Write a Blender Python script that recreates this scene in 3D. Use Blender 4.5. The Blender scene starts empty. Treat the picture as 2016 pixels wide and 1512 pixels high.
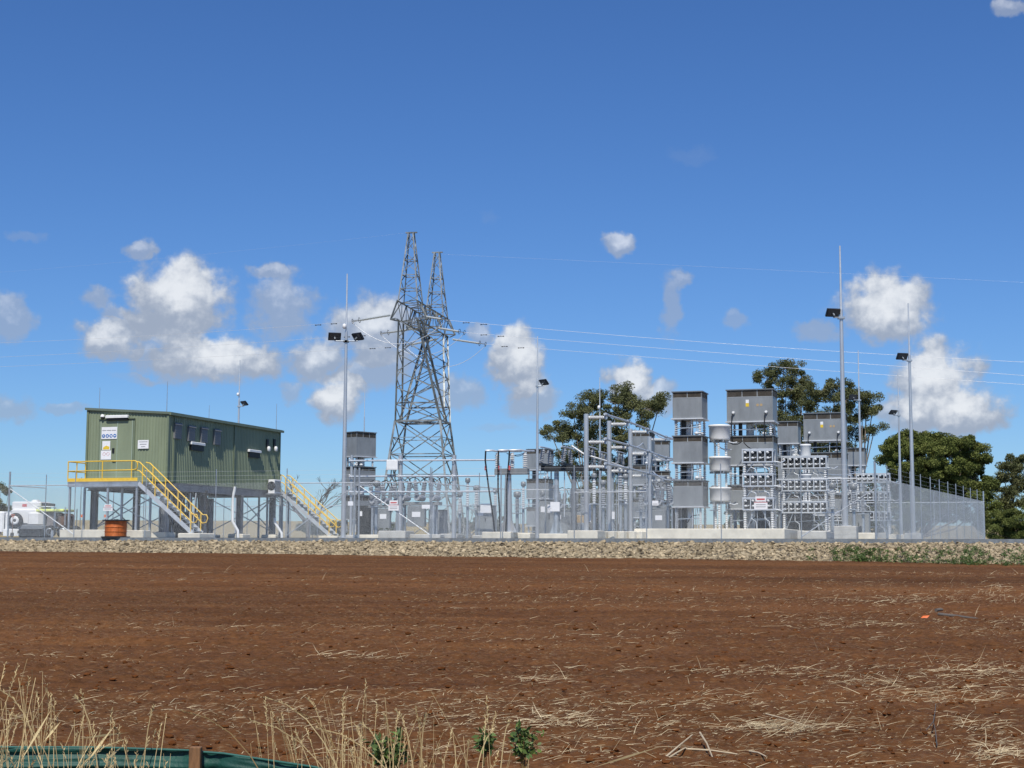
import bpy, math, random
import numpy as np
from mathutils import Vector, Matrix, Euler
R = math.radians
rng = random.Random(7)
nr = np.random.default_rng(11)
scene = bpy.context.scene
COL = scene.collection

# ------------------------------------------------------------------ camera
F = 3028.0
EYE = 1.6
PITCH = R(6.11)
ROLL = R(0.22)
cam_d = bpy.data.cameras.new("camera")
cam = bpy.data.objects.new("camera", cam_d)
COL.objects.link(cam)
cam_d.sensor_width = 36.0
cam_d.lens = F / 2016 * 36.0
cam_d.clip_end = 20000
cam_d.clip_start = 0.1
cam.location = (0, 0, EYE)
MROT = Matrix.Rotation(PITCH + math.pi / 2, 3, 'X') @ Matrix.Rotation(ROLL, 3, 'Z')
cam.rotation_euler = MROT.to_euler()
scene.camera = cam


def at(px, py, Y):
    """the point the photograph shows at pixel (px, py) if it stands at distance Y"""
    d = MROT @ Vector(((px - 1008) / F, (756 - py) / F, -1.0))
    return Vector((d.x / d.y * Y, Y, EYE + d.z / d.y * Y))


PZ = 2.1                                    # level of the raised yard


def gp(px, Y, z=PZ):
    p = at(px, 1062, Y)
    return Vector((p.x, Y, z))


AX = R(18)                                  # the yard is turned by this angle
RZ = -AX
U = Vector((math.cos(AX), -math.sin(AX), 0))
V = Vector((math.sin(AX), math.cos(AX), 0))


# ------------------------------------------------------------------ mesh builder
class MB:
    def __init__(s):
        s.v = []; s.f = []; s.sm = []

    def add(s, vs, fs, smooth=False):
        o = len(s.v)
        s.v.extend([tuple(p) for p in vs])
        for f in fs:
            s.f.append(tuple(i + o for i in f)); s.sm.append(smooth)
        return s

    def box(s, c, d, rot=None):
        x, y, z = d[0] / 2, d[1] / 2, d[2] / 2
        vs = [Vector(p) for p in ((-x, -y, -z), (x, -y, -z), (x, y, -z), (-x, y, -z), (-x, -y, z), (x, -y, z), (x, y, z), (-x, y, z))]
        if rot is not None:
            m = Euler(rot).to_matrix(); vs = [m @ p for p in vs]
        c = Vector(c)
        return s.add([p + c for p in vs], [(0, 3, 2, 1), (4, 5, 6, 7), (0, 1, 5, 4), (1, 2, 6, 5), (2, 3, 7, 6), (3, 0, 4, 7)])

    def b2(s, lo, hi):
        return s.box([(a + b) / 2 for a, b in zip(lo, hi)], [b - a for a, b in zip(lo, hi)])

    def bev(s, lo, hi, b):
        """box with chamfered vertical and top edges"""
        x0, y0, z0 = lo; x1, y1, z1 = hi
        def ring(i, z):
            return [(x0 + i, y0 + i + b, z), (x0 + i + b, y0 + i, z), (x1 - i - b, y0 + i, z), (x1 - i, y0 + i + b, z),
                    (x1 - i, y1 - i - b, z), (x1 - i - b, y1 - i, z), (x0 + i + b, y1 - i, z), (x0 + i, y1 - i - b, z)]
        vs = ring(0, z0) + ring(0, z1 - b) + ring(b, z1)
        fs = [tuple(range(7, -1, -1)), tuple(range(16, 24))]
        for k in (0, 8):
            for i in range(8):
                j = (i + 1) % 8
                fs.append((k + i, k + j, k + 8 + j, k + 8 + i))
        return s.add(vs, fs)

    def _fr(s, d):
        d = d.normalized()
        up = Vector((0, 0, 1)) if abs(d.z) < 0.95 else Vector((1, 0, 0))
        a = d.cross(up).normalized(); b = a.cross(d).normalized()
        return a, b

    def bar(s, p, q, w, h=None):
        h = h or w
        p, q = Vector(p), Vector(q)
        a, b = s._fr(q - p)
        a = a * w / 2; b = b * h / 2
        vs = [p - a - b, p + a - b, p + a + b, p - a + b, q - a - b, q + a - b, q + a + b, q - a + b]
        return s.add(vs, [(0, 3, 2, 1), (4, 5, 6, 7), (0, 1, 5, 4), (1, 2, 6, 5), (2, 3, 7, 6), (3, 0, 4, 7)])

    def ang(s, p, q, w, t=None):
        """steel angle: two thin flanges"""
        t = t or w * .14
        p, q = Vector(p), Vector(q)
        a, b = s._fr(q - p)
        for e, g, off in ((a, b, b * (-w / 2)), (b, a, a * (-w / 2))):
            e2 = e * w / 2; g2 = g * t / 2
            P, Q = p + off, q + off
            vs = [P - e2 - g2, P + e2 - g2, P + e2 + g2, P - e2 + g2, Q - e2 - g2, Q + e2 - g2, Q + e2 + g2, Q - e2 + g2]
            s.add(vs, [(0, 3, 2, 1), (4, 5, 6, 7), (0, 1, 5, 4), (1, 2, 6, 5), (2, 3, 7, 6), (3, 0, 4, 7)])
        return s

    def tube(s, pts, r, n=8, r2=None, cap=True):
        pts = [Vector(p) for p in pts]
        m = len(pts); r2 = r if r2 is None else r2
        rings = []
        a = None
        for i, p in enumerate(pts):
            d = (pts[min(i + 1, m - 1)] - pts[max(i - 1, 0)])
            if a is None:
                a, b = s._fr(d)
            else:
                d = d.normalized(); a = (a - d * a.dot(d)).normalized()
                b = a.cross(d).normalized()
            rr = r + (r2 - r) * i / max(m - 1, 1)
            rings.append([p + (a * math.cos(t) + b * math.sin(t)) * rr for t in (2 * math.pi * k / n for k in range(n))])
        vs = [p for g in rings for p in g]
        fs = []
        for i in range(m - 1):
            for k in range(n):
                j = (k + 1) % n
                fs.append((i * n + k, (i + 1) * n + k, (i + 1) * n + j, i * n + j))
        s.add(vs, fs, True)
        if cap:
            s.add(rings[0], [tuple(range(n))]); s.add(rings[-1], [tuple(range(n - 1, -1, -1))])
        return s

    def lathe(s, prof, c=(0, 0, 0), n=12, axis=None, smooth=True):
        """prof: (radius, height) list, turned about axis through c"""
        c = Vector(c)
        ax = Vector(axis or (0, 0, 1)).normalized()
        a, b = s._fr(ax)
        vs = []
        for r, h in prof:
            for k in range(n):
                t = 2 * math.pi * k / n
                vs.append(c + ax * h + (a * math.cos(t) + b * math.sin(t)) * r)
        fs = []
        for i in range(len(prof) - 1):
            for k in range(n):
                j = (k + 1) % n
                fs.append((i * n + k, (i + 1) * n + k, (i + 1) * n + j, i * n + j))
        s.add(vs, fs, smooth)
        m = len(prof)
        s.add(vs[:n], [tuple(range(n))]); s.add(vs[(m - 1) * n:], [tuple(range(n - 1, -1, -1))])
        return s

    def ins(s, c, h, r, n=10, sheds=7, axis=None):
        """ribbed post insulator"""
        pr = [(r * .62, 0), (r * .62, h * .06)]
        for i in range(sheds):
            z = h * (.08 + .84 * i / sheds); dz = h * .84 / sheds
            pr += [(r * .5, z), (r, z + dz * .3), (r * .98, z + dz * .45), (r * .5, z + dz * .8)]
        pr += [(r * .62, h * .94), (r * .62, h)]
        return s.lathe(pr, c, n, axis, False)

    def build(s, name, mat, parent=None, loc=None, rz=0):
        me = bpy.data.meshes.new(name)
        me.from_pydata(s.v, [], s.f)
        me.polygons.foreach_set("use_smooth", s.sm)
        me.update()
        me.materials.append(mat)
        o = bpy.data.objects.new(name, me)
        COL.objects.link(o)
        if parent is not None:
            o.parent = parent
        if loc is not None:
            o.location = loc
        if rz:
            o.rotation_euler.z = rz
        return o


def npmesh(name, verts, faces, mat, parent=None, smooth=False, colors=None):
    """verts (n,3), faces (m,k) arrays; colors: per-vertex value for attribute 'tone'"""
    me = bpy.data.meshes.new(name)
    n, (m, k) = len(verts), faces.shape
    me.vertices.add(n); me.vertices.foreach_set("co", np.ascontiguousarray(verts, dtype=np.float32).ravel())
    me.loops.add(m * k); me.loops.foreach_set("vertex_index", np.ascontiguousarray(faces, dtype=np.int32).ravel())
    me.polygons.add(m)
    me.polygons.foreach_set("loop_start", np.arange(0, m * k, k, dtype=np.int32))
    me.polygons.foreach_set("loop_total", np.full(m, k, dtype=np.int32))
    me.polygons.foreach_set("use_smooth", np.full(m, smooth, dtype=bool))
    me.update(calc_edges=True)
    if colors is not None:
        at_ = me.attributes.new("tone", 'FLOAT', 'POINT')
        at_.data.foreach_set("value", np.ascontiguousarray(colors, dtype=np.float32))
    me.materials.append(mat)
    o = bpy.data.objects.new(name, me)
    COL.objects.link(o)
    if parent is not None:
        o.parent = parent
    return o


def tag(o, label=None, cat=None, group=None, kind=None):
    if label: o["label"] = label
    if cat: o["category"] = cat
    if group: o["group"] = group
    if kind: o["kind"] = kind
    return o


def thing(name, label, cat, loc=(0, 0, 0), rz=0.0, group=None):
    o = bpy.data.objects.new(name, None)
    o.empty_display_size = .2
    COL.objects.link(o)
    o.location = loc; o.rotation_euler = (0, 0, rz)
    return tag(o, label, cat, group)


def dup(root, loc, rz=None, label=None, scale=None):
    def cp(o, par):
        c = o.copy(); COL.objects.link(c)
        if par is not None: c.parent = par
        for ch in list(o.children):
            cp(ch, c)
        return c
    c = cp(root, None)
    c.location = loc
    if rz is not None: c.rotation_euler.z = rz
    if label: c["label"] = label
    if scale is not None: c.scale = scale if hasattr(scale, '__len__') else (scale,) * 3
    return c


# ------------------------------------------------------------------ materials
def mat(name, col, rough=.6, metal=0.0, var=.15, vscale=3.0, bump=0.0, bscale=20.0, col2=None, tone=None, stretch=None, spec=.5, trans=0.0):
    m = bpy.data.materials.new(name); m.use_nodes = True
    nt = m.node_tree; N = nt.nodes; L = nt.links
    b = N["Principled BSDF"]
    b.inputs["Roughness"].default_value = rough
    b.inputs["Metallic"].default_value = metal
    b.inputs["Specular IOR Level"].default_value = spec
    if trans: b.inputs["Transmission Weight"].default_value = trans
    tc = N.new("ShaderNodeTexCoord")
    src = tc.outputs["Object"]
    if stretch:
        mp = N.new("ShaderNodeMapping"); mp.inputs["Scale"].default_value = stretch
        L.new(src, mp.inputs["Vector"]); src = mp.outputs["Vector"]
    no = N.new("ShaderNodeTexNoise"); no.inputs["Scale"].default_value = vscale; no.inputs["Detail"].default_value = 6; no.inputs["Roughness"].default_value = .65
    L.new(src, no.inputs["Vector"])
    rp = N.new("ShaderNodeValToRGB")
    c2 = col2 or tuple(min(1, c * (1 + var)) for c in col)
    c1 = col if col2 else tuple(c * (1 - var) for c in col)
    rp.color_ramp.elements[0].position = .32; rp.color_ramp.elements[0].color = (*c1, 1)
    rp.color_ramp.elements[1].position = .68; rp.color_ramp.elements[1].color = (*c2, 1)
    L.new(no.outputs["Fac"], rp.inputs["Fac"])
    out = rp.outputs["Color"]
    if tone:
        an = N.new("ShaderNodeAttribute"); an.attribute_name = "tone"
        tr = N.new("ShaderNodeValToRGB")
        cr = tr.color_ramp
        while len(cr.elements) < len(tone): cr.elements.new(.5)
        for i, c in enumerate(tone):
            cr.elements[i].position = i / (len(tone) - 1); cr.elements[i].color = (*c, 1)
        L.new(an.outputs["Fac"], tr.inputs["Fac"])
        mx = N.new("ShaderNodeMix"); mx.data_type = 'RGBA'; mx.blend_type = 'MULTIPLY'; mx.inputs[0].default_value = 1
        L.new(out, mx.inputs[6]); L.new(tr.outputs["Color"], mx.inputs[7]); out = mx.outputs[2]
    L.new(out, b.inputs["Base Color"])
    if bump:
        n2 = N.new("ShaderNodeTexNoise"); n2.inputs["Scale"].default_value = bscale; n2.inputs["Detail"].default_value = 5
        L.new(src, n2.inputs["Vector"])
        bp = N.new("ShaderNodeBump"); bp.inputs["Strength"].default_value = bump; bp.inputs["Distance"].default_value = .02
        L.new(n2.outputs["Fac"], bp.inputs["Height"]); L.new(bp.outputs["Normal"], b.inputs["Normal"])
    return m


M = {}
M['galv'] = mat("galvanised_steel", (.42, .46, .49), .42, .55, .18, 2.5)
M['galvlight'] = mat("bright_galvanised_steel", (.62, .65, .67), .4, .35, .12, 4)
M['pole'] = mat("pole_steel", (.60, .605, .60), .36, .6, .15, 1.2, stretch=(1, 1, .3))
M['tower'] = mat("shade_toned_tower_steel", (.09, .10, .10), .55, .5, .5, .9, col2=(.40, .42, .41))  # dark and pale mix in the colour imitates shaded and sunlit members
M['wire'] = mat("line_wire", (.72, .73, .74), .4, .3, .1, 1)
M['fencewire'] = mat("fence_wire", (.66, .70, .71), .5, .1, .1, .5)
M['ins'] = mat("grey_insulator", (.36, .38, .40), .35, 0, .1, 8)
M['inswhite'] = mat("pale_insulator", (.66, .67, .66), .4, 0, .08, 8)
M['dark'] = mat("dark_steel", (.035, .038, .04), .5, .2, .3, 5)
M['black'] = mat("black_plastic", (.012, .012, .013), .45, 0, .3, 6)
M['house'] = mat("grey_housing_paint", (.235, .25, .255), .42, .1, .20, 1.3, stretch=(1, 1, .35), bump=.05, bscale=3)
M['housecap'] = mat("housing_cap_paint", (.16, .175, .185), .45, .1, .1, 2)
M['flange'] = mat("housing_flange", (.62, .64, .65), .45, .2, .12, 4)
M['vent'] = mat("dark_louvre", (.115, .10, .08), .6, .1, .3, 3)
M['mull'] = mat("louvre_mullion", (.34, .36, .36), .5, .2, .1, 3)
M['coil'] = mat("white_coil_paint", (.80, .80, .77), .5, 0, .05, 5)
M['white'] = mat("white_paint", (.78, .78, .76), .45, 0, .07, 2.5)
M['whitepipe'] = mat("white_plastic_pipe", (.80, .81, .80), .4, 0, .05, 3)
M['conc'] = mat("pale_concrete", (.70, .65, .53), .85, 0, .16, 1.6, bump=.25, bscale=14)
M['concgrey'] = mat("grey_concrete", (.46, .45, .41), .85, 0, .18, 1.8, bump=.25, bscale=14)
M['green'] = mat("green_wall_sheet", (.225, .265, .168), .48, 0, .13, .9, stretch=(1, 1, .25))
M['greentrim'] = mat("green_trim", (.165, .20, .125), .45, 0, .1, 1.5)
M['roofmet'] = mat("roof_sheet", (.135, .165, .12), .45, 0, .1, 1)
M['beam'] = mat("grey_floor_steel", (.20, .215, .23), .5, .3, .2, 2)
M['yellow'] = mat("yellow_rail_paint", (.82, .53, .06), .45, 0, .12, 6)
M['orange'] = mat("orange_drum", (.62, .165, .035), .5, 0, .25, 6)
M['orangebright'] = mat("orange_plastic", (.75, .16, .04), .5, 0, .1, 4)
M['hiviz'] = mat("lime_cover", (.70, .78, .22), .7, 0, .12, 6)
M['tyre'] = mat("tyre_rubber", (.022, .022, .023), .8, 0, .25, 8)
M['rust'] = mat("rusty_steel", (.16, .09, .06), .8, .1, .4, 6)
M['copper'] = mat("tan_panel", (.42, .30, .16), .7, 0, .1, 4)
M['redpaint'] = mat("red_sign_paint", (.56, .10, .10), .5, 0, .06, 4)
M['bluepaint'] = mat("blue_sign_paint", (.03, .15, .42), .5, 0, .06, 4)
M['yellowsign'] = mat("yellow_sign_paint", (.75, .52, .04), .5, 0, .06, 4)
M['ink'] = mat("sign_ink", (.10, .10, .11), .6, 0, .1, 4)
M['sign'] = mat("sign_white", (.80, .80, .80), .4, 0, .04, 4)
M['lampglass'] = mat("lamp_glass", (.05, .055, .06), .12, 0, .1, 4)
M['bark'] = mat("pale_bark", (.24, .20, .16), .85, 0, .35, 2, bump=.3, bscale=8)
M['deadwood'] = mat("dead_wood", (.11, .095, .08), .9, 0, .3, 2)
M['stake'] = mat("stake_wood", (.22, .11, .045), .8, 0, .35, 12, stretch=(4, 4, .6), bump=.3, bscale=30)
M['silt'] = mat("teal_silt_cloth", (.005, .060, .043), .6, 0, .22, 5, bump=.2, bscale=60)
M['straw'] = mat("straw", (.55, .445, .27), .8, 0, .25, .8, tone=[(.22, .20, .18), (.7, .66, .6), (1, 1, 1), (1.3, 1.35, 1.4)])
M['drygrass'] = mat("dry_grass", (.46, .345, .165), .75, 0, .25, 3, tone=[(.55, .46, .32), (1, 1, 1), (1.25, 1.3, 1.35)])
M['weed'] = mat("weed_leaf", (.075, .125, .03), .6, 0, .3, 3, tone=[(.6, .7, .5), (1, 1, 1), (1.7, 1.5, 1.2)])
M['rock'] = mat("beaching_rock", (.345, .28, .178), .85, 0, .25, 6, bump=.5, bscale=18,
                tone=[(.28, .27, .27), (.62, .60, .56), (.95, .92, .88), (1.05, 1.05, 1.05), (1.45, 1.42, 1.38)])


def leafmat(name, c1, c2, c3):
    m = mat(name, c1, .75, 0, .3, .35, tone=[c1, c2, c3], spec=.18)
    # colour straight from the tone ramp, gently varied
    nt = m.node_tree
    for n in nt.nodes:
        if n.type == 'MIX': mx = n
        if n.type == 'VALTORGB' and n.color_ramp.elements[0].position > .3: rp = n
    rp.color_ramp.elements[0].color = (.75, .75, .75, 1); rp.color_ramp.elements[1].color = (1.25, 1.2, 1.1, 1)
    return m


M['leafgum'] = leafmat("gum_leaf", (.056, .067, .028), (.112, .125, .052), (.185, .185, .09))
M['leafround'] = leafmat("broad_leaf", (.058, .076, .018), (.120, .145, .036), (.20, .21, .065))
M['leafbush'] = leafmat("bush_leaf", (.020, .034, .012), (.045, .065, .02), (.075, .10, .03))


# ------------------------------------------------------------------ noise (numpy)
def _hash(ix, iy, seed):
    h = (ix.astype(np.int64) * 374761393 + iy.astype(np.int64) * 668265263 + seed * 1274126177) & 0xFFFFFFFF
    h = ((h ^ (h >> 13)) * 1274126177) & 0xFFFFFFFF
    return ((h ^ (h >> 16)) & 0xFFFF) / 65535.0


def vnoise(x, y, seed=0):
    ix = np.floor(x); iy = np.floor(y)
    fx = x - ix; fy = y - iy
    fx = fx * fx * (3 - 2 * fx); fy = fy * fy * (3 - 2 * fy)
    a = _hash(ix, iy, seed); b = _hash(ix + 1, iy, seed); c = _hash(ix, iy + 1, seed); d = _hash(ix + 1, iy + 1, seed)
    return (a * (1 - fx) + b * fx) * (1 - fy) + (c * (1 - fx) + d * fx) * fy - .5


def fbm(x, y, seed=0, oc=4):
    s = 0; a = 1.0
    for i in range(oc):
        s = s + a * vnoise(x * 2 ** i, y * 2 ** i, seed + i * 17); a *= .5
    return s


def sstep(t):
    t = np.clip(t, 0, 1); return t * t * (3 - 2 * t)


def ground_base(x, y):
    x = np.asarray(x, float); y = np.asarray(y, float)
    zb = 1.20 - .0062 * np.clip(x, -60, 60)
    z = zb * np.clip((y - 8) / 62, 0, 1)
    z = z + 9.0 * sstep((y - 150) / 380) + 1.6 * sstep((y - 150) / 200) * fbm(x / 160, y / 160, 5, 2)
    return z


def ground_z(x, y):
    x = np.asarray(x, float); y = np.asarray(y, float)
    near = np.clip((85 - y) / 20, 0, 1)
    z = ground_base(x, y)
    # graded bands run across the field, clods everywhere
    band = fbm(x / 14, y / 1.6, 31, 3) * .07 + fbm(x / 5, y / .5, 37, 2) * .022
    rough = fbm(x / .9, y / .45, 41, 4) * .05 + np.abs(fbm(x / .2, y / .14, 47, 3)) * .075
    return z + near * (band + rough)


def on_field(px, py):
    """where the view ray through a pixel meets the field"""
    Y = 9.0
    for _ in range(60):
        p = at(px, py, Y)
        g = float(ground_base(p.x, p.y))
        if p.z <= g: break
        Y *= 1.03
    lo, hi = Y / 1.03, Y
    for _ in range(20):
        mid = (lo + hi) / 2; p = at(px, py, mid)
        if p.z > float(ground_base(p.x, p.y)): lo = mid
        else: hi = mid
    return at(px, py, hi)
# ------------------------------------------------------------------ light and sky
SUN_EL, SUN_AZ = R(54), math.atan2(-.108, -.994)      # azimuth from +Y
sd = Vector((math.sin(SUN_AZ) * math.cos(SUN_EL), math.cos(SUN_AZ) * math.cos(SUN_EL), math.sin(SUN_EL)))
sun_d = bpy.data.lights.new("sun", 'SUN'); sun_d.energy = 4.4; sun_d.angle = R(.53); sun_d.color = (1, .955, .88)
sun = bpy.data.objects.new("sun", sun_d); COL.objects.link(sun)
sun.rotation_euler = (-sd).to_track_quat('-Z', 'Y').to_euler()
sun.location = (0, -20, 60)

world = bpy.data.worlds.new("World"); scene.world = world; world.use_nodes = True
nt = world.node_tree; N = nt.nodes; L = nt.links
bg = N["Background"]; bg.inputs["Strength"].default_value = .10
sky = N.new("ShaderNodeTexSky"); sky.sky_type = 'NISHITA'; sky.sun_disc = False
sky.sun_elevation = SUN_EL; sky.sun_rotation = SUN_AZ % (2 * math.pi)
sky.air_density = 1.0; sky.dust_density = .35; sky.ozone_density = 2.2; sky.altitude = 600


def math_(op, a, b=None, c=None, clamp=False):
    n = N.new("ShaderNodeMath"); n.operation = op; n.use_clamp = clamp
    for i, v in enumerate((a, b, c)):
        if v is None: continue
        if isinstance(v, (int, float)): n.inputs[i].default_value = v
        else: L.new(v, n.inputs[i])
    return n.outputs[0]


def vmath(op, a, b=None, c=None, out=0):
    n = N.new("ShaderNodeVectorMath"); n.operation = op
    for i, v in enumerate((a, b, c)):
        if v is None: continue
        if isinstance(v, (tuple, Vector)): n.inputs[i].default_value = tuple(v)
        else: L.new(v, n.inputs[i])
    return n.outputs[out]


tc = N.new("ShaderNodeTexCoord")
sp = N.new("ShaderNodeSeparateXYZ"); L.new(tc.outputs["Generated"], sp.inputs[0])
az = math_('ARCTAN2', sp.outputs[0], sp.outputs[1])
el = math_('ARCSINE', sp.outputs[2])
cb = N.new("ShaderNodeCombineXYZ"); L.new(az, cb.inputs[0]); L.new(el, cb.inputs[1])
P0 = cb.outputs[0]


def noise(vec, scale, detail, rough=.55, col=False):
    n = N.new("ShaderNodeTexNoise"); n.inputs["Scale"].default_value = scale; n.inputs["Detail"].default_value = detail
    n.inputs["Roughness"].default_value = rough
    L.new(vec, n.inputs["Vector"])
    return n.outputs["Color" if col else "Fac"]


w1 = vmath('SUBTRACT', noise(P0, 34, 3, .5, True), (.5, .5, .5))
P1 = vmath('MULTIPLY_ADD', w1, (.022, .016, 0), P0)
w2 = vmath('SUBTRACT', noise(P0, 150, 4, .55, True), (.5, .5, .5))
P1 = vmath('MULTIPLY_ADD', w2, (.009, .008, 0), P1)


def dirof(px, py):
    d = (MROT @ Vector(((px - 1008) / F, (756 - py) / F, -1))).normalized()
    return math.atan2(d.x, d.y), math.asin(d.z)


# (px, py, rx, ry, density, white)   every cloud is a few puffs in the sky dome
PUFF = [(352, 585, 92, 82, 1.0, .95), (400, 630, 60, 40, .6, .3), (300, 640, 105, 50, .55, .15), (215, 668, 66, 42, .95, .85),
        (430, 708, 118, 42, 1.0, .95), (350, 700, 90, 60, .6, .3), (190, 580, 42, 26, .55, .35), (240, 612, 48, 22, .4, .2),
        (556, 605, 74, 76, .58, .3), (540, 538, 52, 18, .6, .6), (285, 490, 30, 20, .55, .6), (15, 620, 55, 50, .5, .3),
        (20, 802, 52, 30, .42, .05), (130, 803, 50, 12, .3, .05), (735, 645, 88, 66, .9, .75), (745, 715, 80, 60, .62, .2),
        (620, 708, 58, 42, .85, .7), (668, 782, 50, 48, 1.0, .95), (580, 770, 30, 30, .42, .3), (1020, 712, 58, 70, 1.0, .95),
        (1045, 782, 62, 42, .7, .4), (945, 662, 36, 24, .55, .7), (905, 770, 52, 42, .48, .4), (1222, 476, 36, 24, .6, .8),
        (1322, 600, 28, 66, .42, .1), (1338, 552, 24, 22, .45, .3), (1235, 745, 48, 48, .95, .9), (1290, 782, 58, 36, .6, .6),
        (1745, 602, 96, 64, 1.0, .95), (1610, 650, 60, 26, .45, .2), (1845, 745, 76, 78, 1.05, 1.0), (1885, 805, 92, 52, 1.0, .9),
        (1800, 815, 78, 42, .8, .5), (1998, 12, 46, 18, .5, .7), (40, 468, 52, 18, .10, .2), (1360, 300, 60, 22, .012, .2),
        (985, 840, 70, 15, .10, .1), (1445, 632, 34, 24, .3, .1), (270, 745, 70, 14, .06, .2), (690, 735, 90, 30, .35, .15),
        (968, 430, 30, 22, .006, .2)]
D = None; W = None; OP = None
for (cx, cy, rx, ry, den, wh) in PUFF:
    a, e = dirof(cx, cy)
    rx *= 1.10; ry *= 1.10; den = min(den, 1) ** .62
    sx, sy = F / rx, F / ry
    q = vmath('MULTIPLY_ADD', P1, (sx, sy, 0), (-a * sx, -e * sy, 0))
    ln = vmath('LENGTH', q, out=1)
    v = math_('MULTIPLY_ADD', ln, -1.05, 1.36 - (1 - min(den, 1)) * .34)
    ov = math_('MULTIPLY', math_('MULTIPLY', v, 3.2, clamp=True), min(den, 1.0))
    # whiter towards the top of the puff, where the sun strikes it
    s2 = N.new("ShaderNodeSeparateXYZ"); L.new(q, s2.inputs[0])
    wv = math_('MULTIPLY', math_('MULTIPLY_ADD', s2.outputs[1], .62, .74 * wh + .10), math_('MAXIMUM', v, 0))
    if D is None:
        D, W, OP = v, wv, ov
    else:
        n = N.new("ShaderNodeMath"); n.operation = 'SMOOTH_MAX'; L.new(D, n.inputs[0]); L.new(v, n.inputs[1]); n.inputs[2].default_value = .12
        D = n.outputs[0]
        W = math_('MAXIMUM', W, wv)
        n = N.new("ShaderNodeMath"); n.operation = 'SMOOTH_MAX'; L.new(OP, n.inputs[0]); L.new(ov, n.inputs[1]); n.inputs[2].default_value = .1
        OP = n.outputs[0]
fine = noise(P0, 55, 8, .56)
fineb = noise(vmath('ADD', P0, (-.002, .0045, 0)), 55, 8, .56)
dens = math_('ADD', D, math_('MULTIPLY_ADD', fine, 1.5, -.75))
mr = N.new("ShaderNodeMapRange"); mr.interpolation_type = 'SMOOTHSTEP'
L.new(dens, mr.inputs[0]); mr.inputs[1].default_value = .18; mr.inputs[2].default_value = .72; mr.inputs[3].default_value = 0; mr.inputs[4].default_value = .95
alpha = math_('MULTIPLY', mr.outputs[0], OP, clamp=True)
relief = math_('MULTIPLY', math_('SUBTRACT', fine, fineb), 1.5)
lit = math_('ADD', math_('ADD', W, relief), math_('MULTIPLY_ADD', noise(P0, 45, 5, .6), .8, -.40))
mr2 = N.new("ShaderNodeMapRange"); mr2.interpolation_type = 'SMOOTHSTEP'
L.new(lit, mr2.inputs[0]); mr2.inputs[1].default_value = .22; mr2.inputs[2].default_value = 1.18
cmix = N.new("ShaderNodeMix"); cmix.data_type = 'RGBA'
L.new(mr2.outputs[0], cmix.inputs[0])
cmix.inputs[6].default_value = (3.5, 4.1, 5.2, 1); cmix.inputs[7].default_value = (8.2, 8.5, 8.9, 1)
mix = N.new("ShaderNodeMix"); mix.data_type = 'RGBA'
# the blue of this sky is a little purer than the model's
hs = N.new("ShaderNodeHueSaturation"); hs.inputs["Saturation"].default_value = 1.12; hs.inputs["Value"].default_value = 1.0
L.new(sky.outputs[0], hs.inputs["Color"])
tn_ = N.new("ShaderNodeMix"); tn_.data_type = 'RGBA'; tn_.blend_type = 'MULTIPLY'; tn_.inputs[0].default_value = 1
L.new(hs.outputs[0], tn_.inputs[6]); tn_.inputs[7].default_value = (.55, .765, 1.09, 1)
L.new(alpha, mix.inputs[0]); L.new(tn_.outputs[2], mix.inputs[6]); L.new(cmix.outputs[2], mix.inputs[7])
L.new(mix.outputs[2], bg.inputs["Color"])

scene.view_settings.view_transform = 'Standard'
scene.view_settings.look = 'None'
scene.view_settings.exposure = 0
scene.view_settings.gamma = 1
scene.cycles.max_bounces = 6
scene.cycles.transparent_max_bounces = 16

# ------------------------------------------------------------------ ground
gm = bpy.data.materials.new("red_soil"); gm.use_nodes = True
nt = gm.node_tree; N = nt.nodes; L = nt.links
b = N["Principled BSDF"]; b.inputs["Roughness"].default_value = .95; b.inputs["Specular IOR Level"].default_value = .15
geo = N.new("ShaderNodeTexCoord")
PO = geo.outputs["Object"]


def mapping(scale, rot=0):
    m = N.new("ShaderNodeMapping"); m.inputs["Scale"].default_value = scale; m.inputs["Rotation"].default_value = (0, 0, rot)
    L.new(PO, m.inputs["Vector"]); return m.outputs[0]


def ramp(fac, stops):
    r = N.new("ShaderNodeValToRGB"); cr = r.color_ramp
    while len(cr.elements) < len(stops): cr.elements.new(.5)
    for e, (p, c) in zip(cr.elements, stops):
        e.position = p; e.color = (*c, 1) if hasattr(c, '__len__') else (c, c, c, 1)
    L.new(fac, r.inputs["Fac"]); return r.outputs["Color"]


def mixc(fac, a, bb, mode='MIX'):
    m = N.new("ShaderNodeMix"); m.data_type = 'RGBA'; m.blend_type = mode
    if isinstance(fac, float): m.inputs[0].default_value = fac
    else: L.new(fac, m.inputs[0])
    for i, v in ((6, a), (7, bb)):
        if isinstance(v, tuple): m.inputs[i].default_value = (*v, 1)
        else: L.new(v, m.inputs[i])
    return m.outputs[2]


bands = noise(mapping((.05, .55, 1), R(-4)), 1, 5, .6)
patch = noise(mapping((.22, .5, 1)), 1, 6, .6)
grain = noise(PO, 9, 8, .7)
soil = ramp(bands, [(.3, (.080, .0305, .0096)), (.52, (.119, .0475, .0152)), (.72, (.166, .074, .0260))])
soil = mixc(ramp(patch, [(.32, .0), (.70, .75)]), soil, (.152, .067, .024))
broad = noise(mapping((.035, .16, 1), R(5)), 1, 3, .5)
soil = mixc(1.0, soil, ramp(broad, [(.35, .80), (.65, 1.22)]), 'MULTIPLY')
streak = noise(mapping((.28, 4.2, 1), R(-2)), 1, 5, .6)
soil = mixc(1.0, soil, ramp(streak, [(.3, .80), (.5, 1.0), (.72, 1.16)]), 'MULTIPLY')
soil = mixc(1.0, soil, ramp(grain, [(.25, .45), (.5, 1.0), (.75, 1.5)]), 'MULTIPLY')
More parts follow.
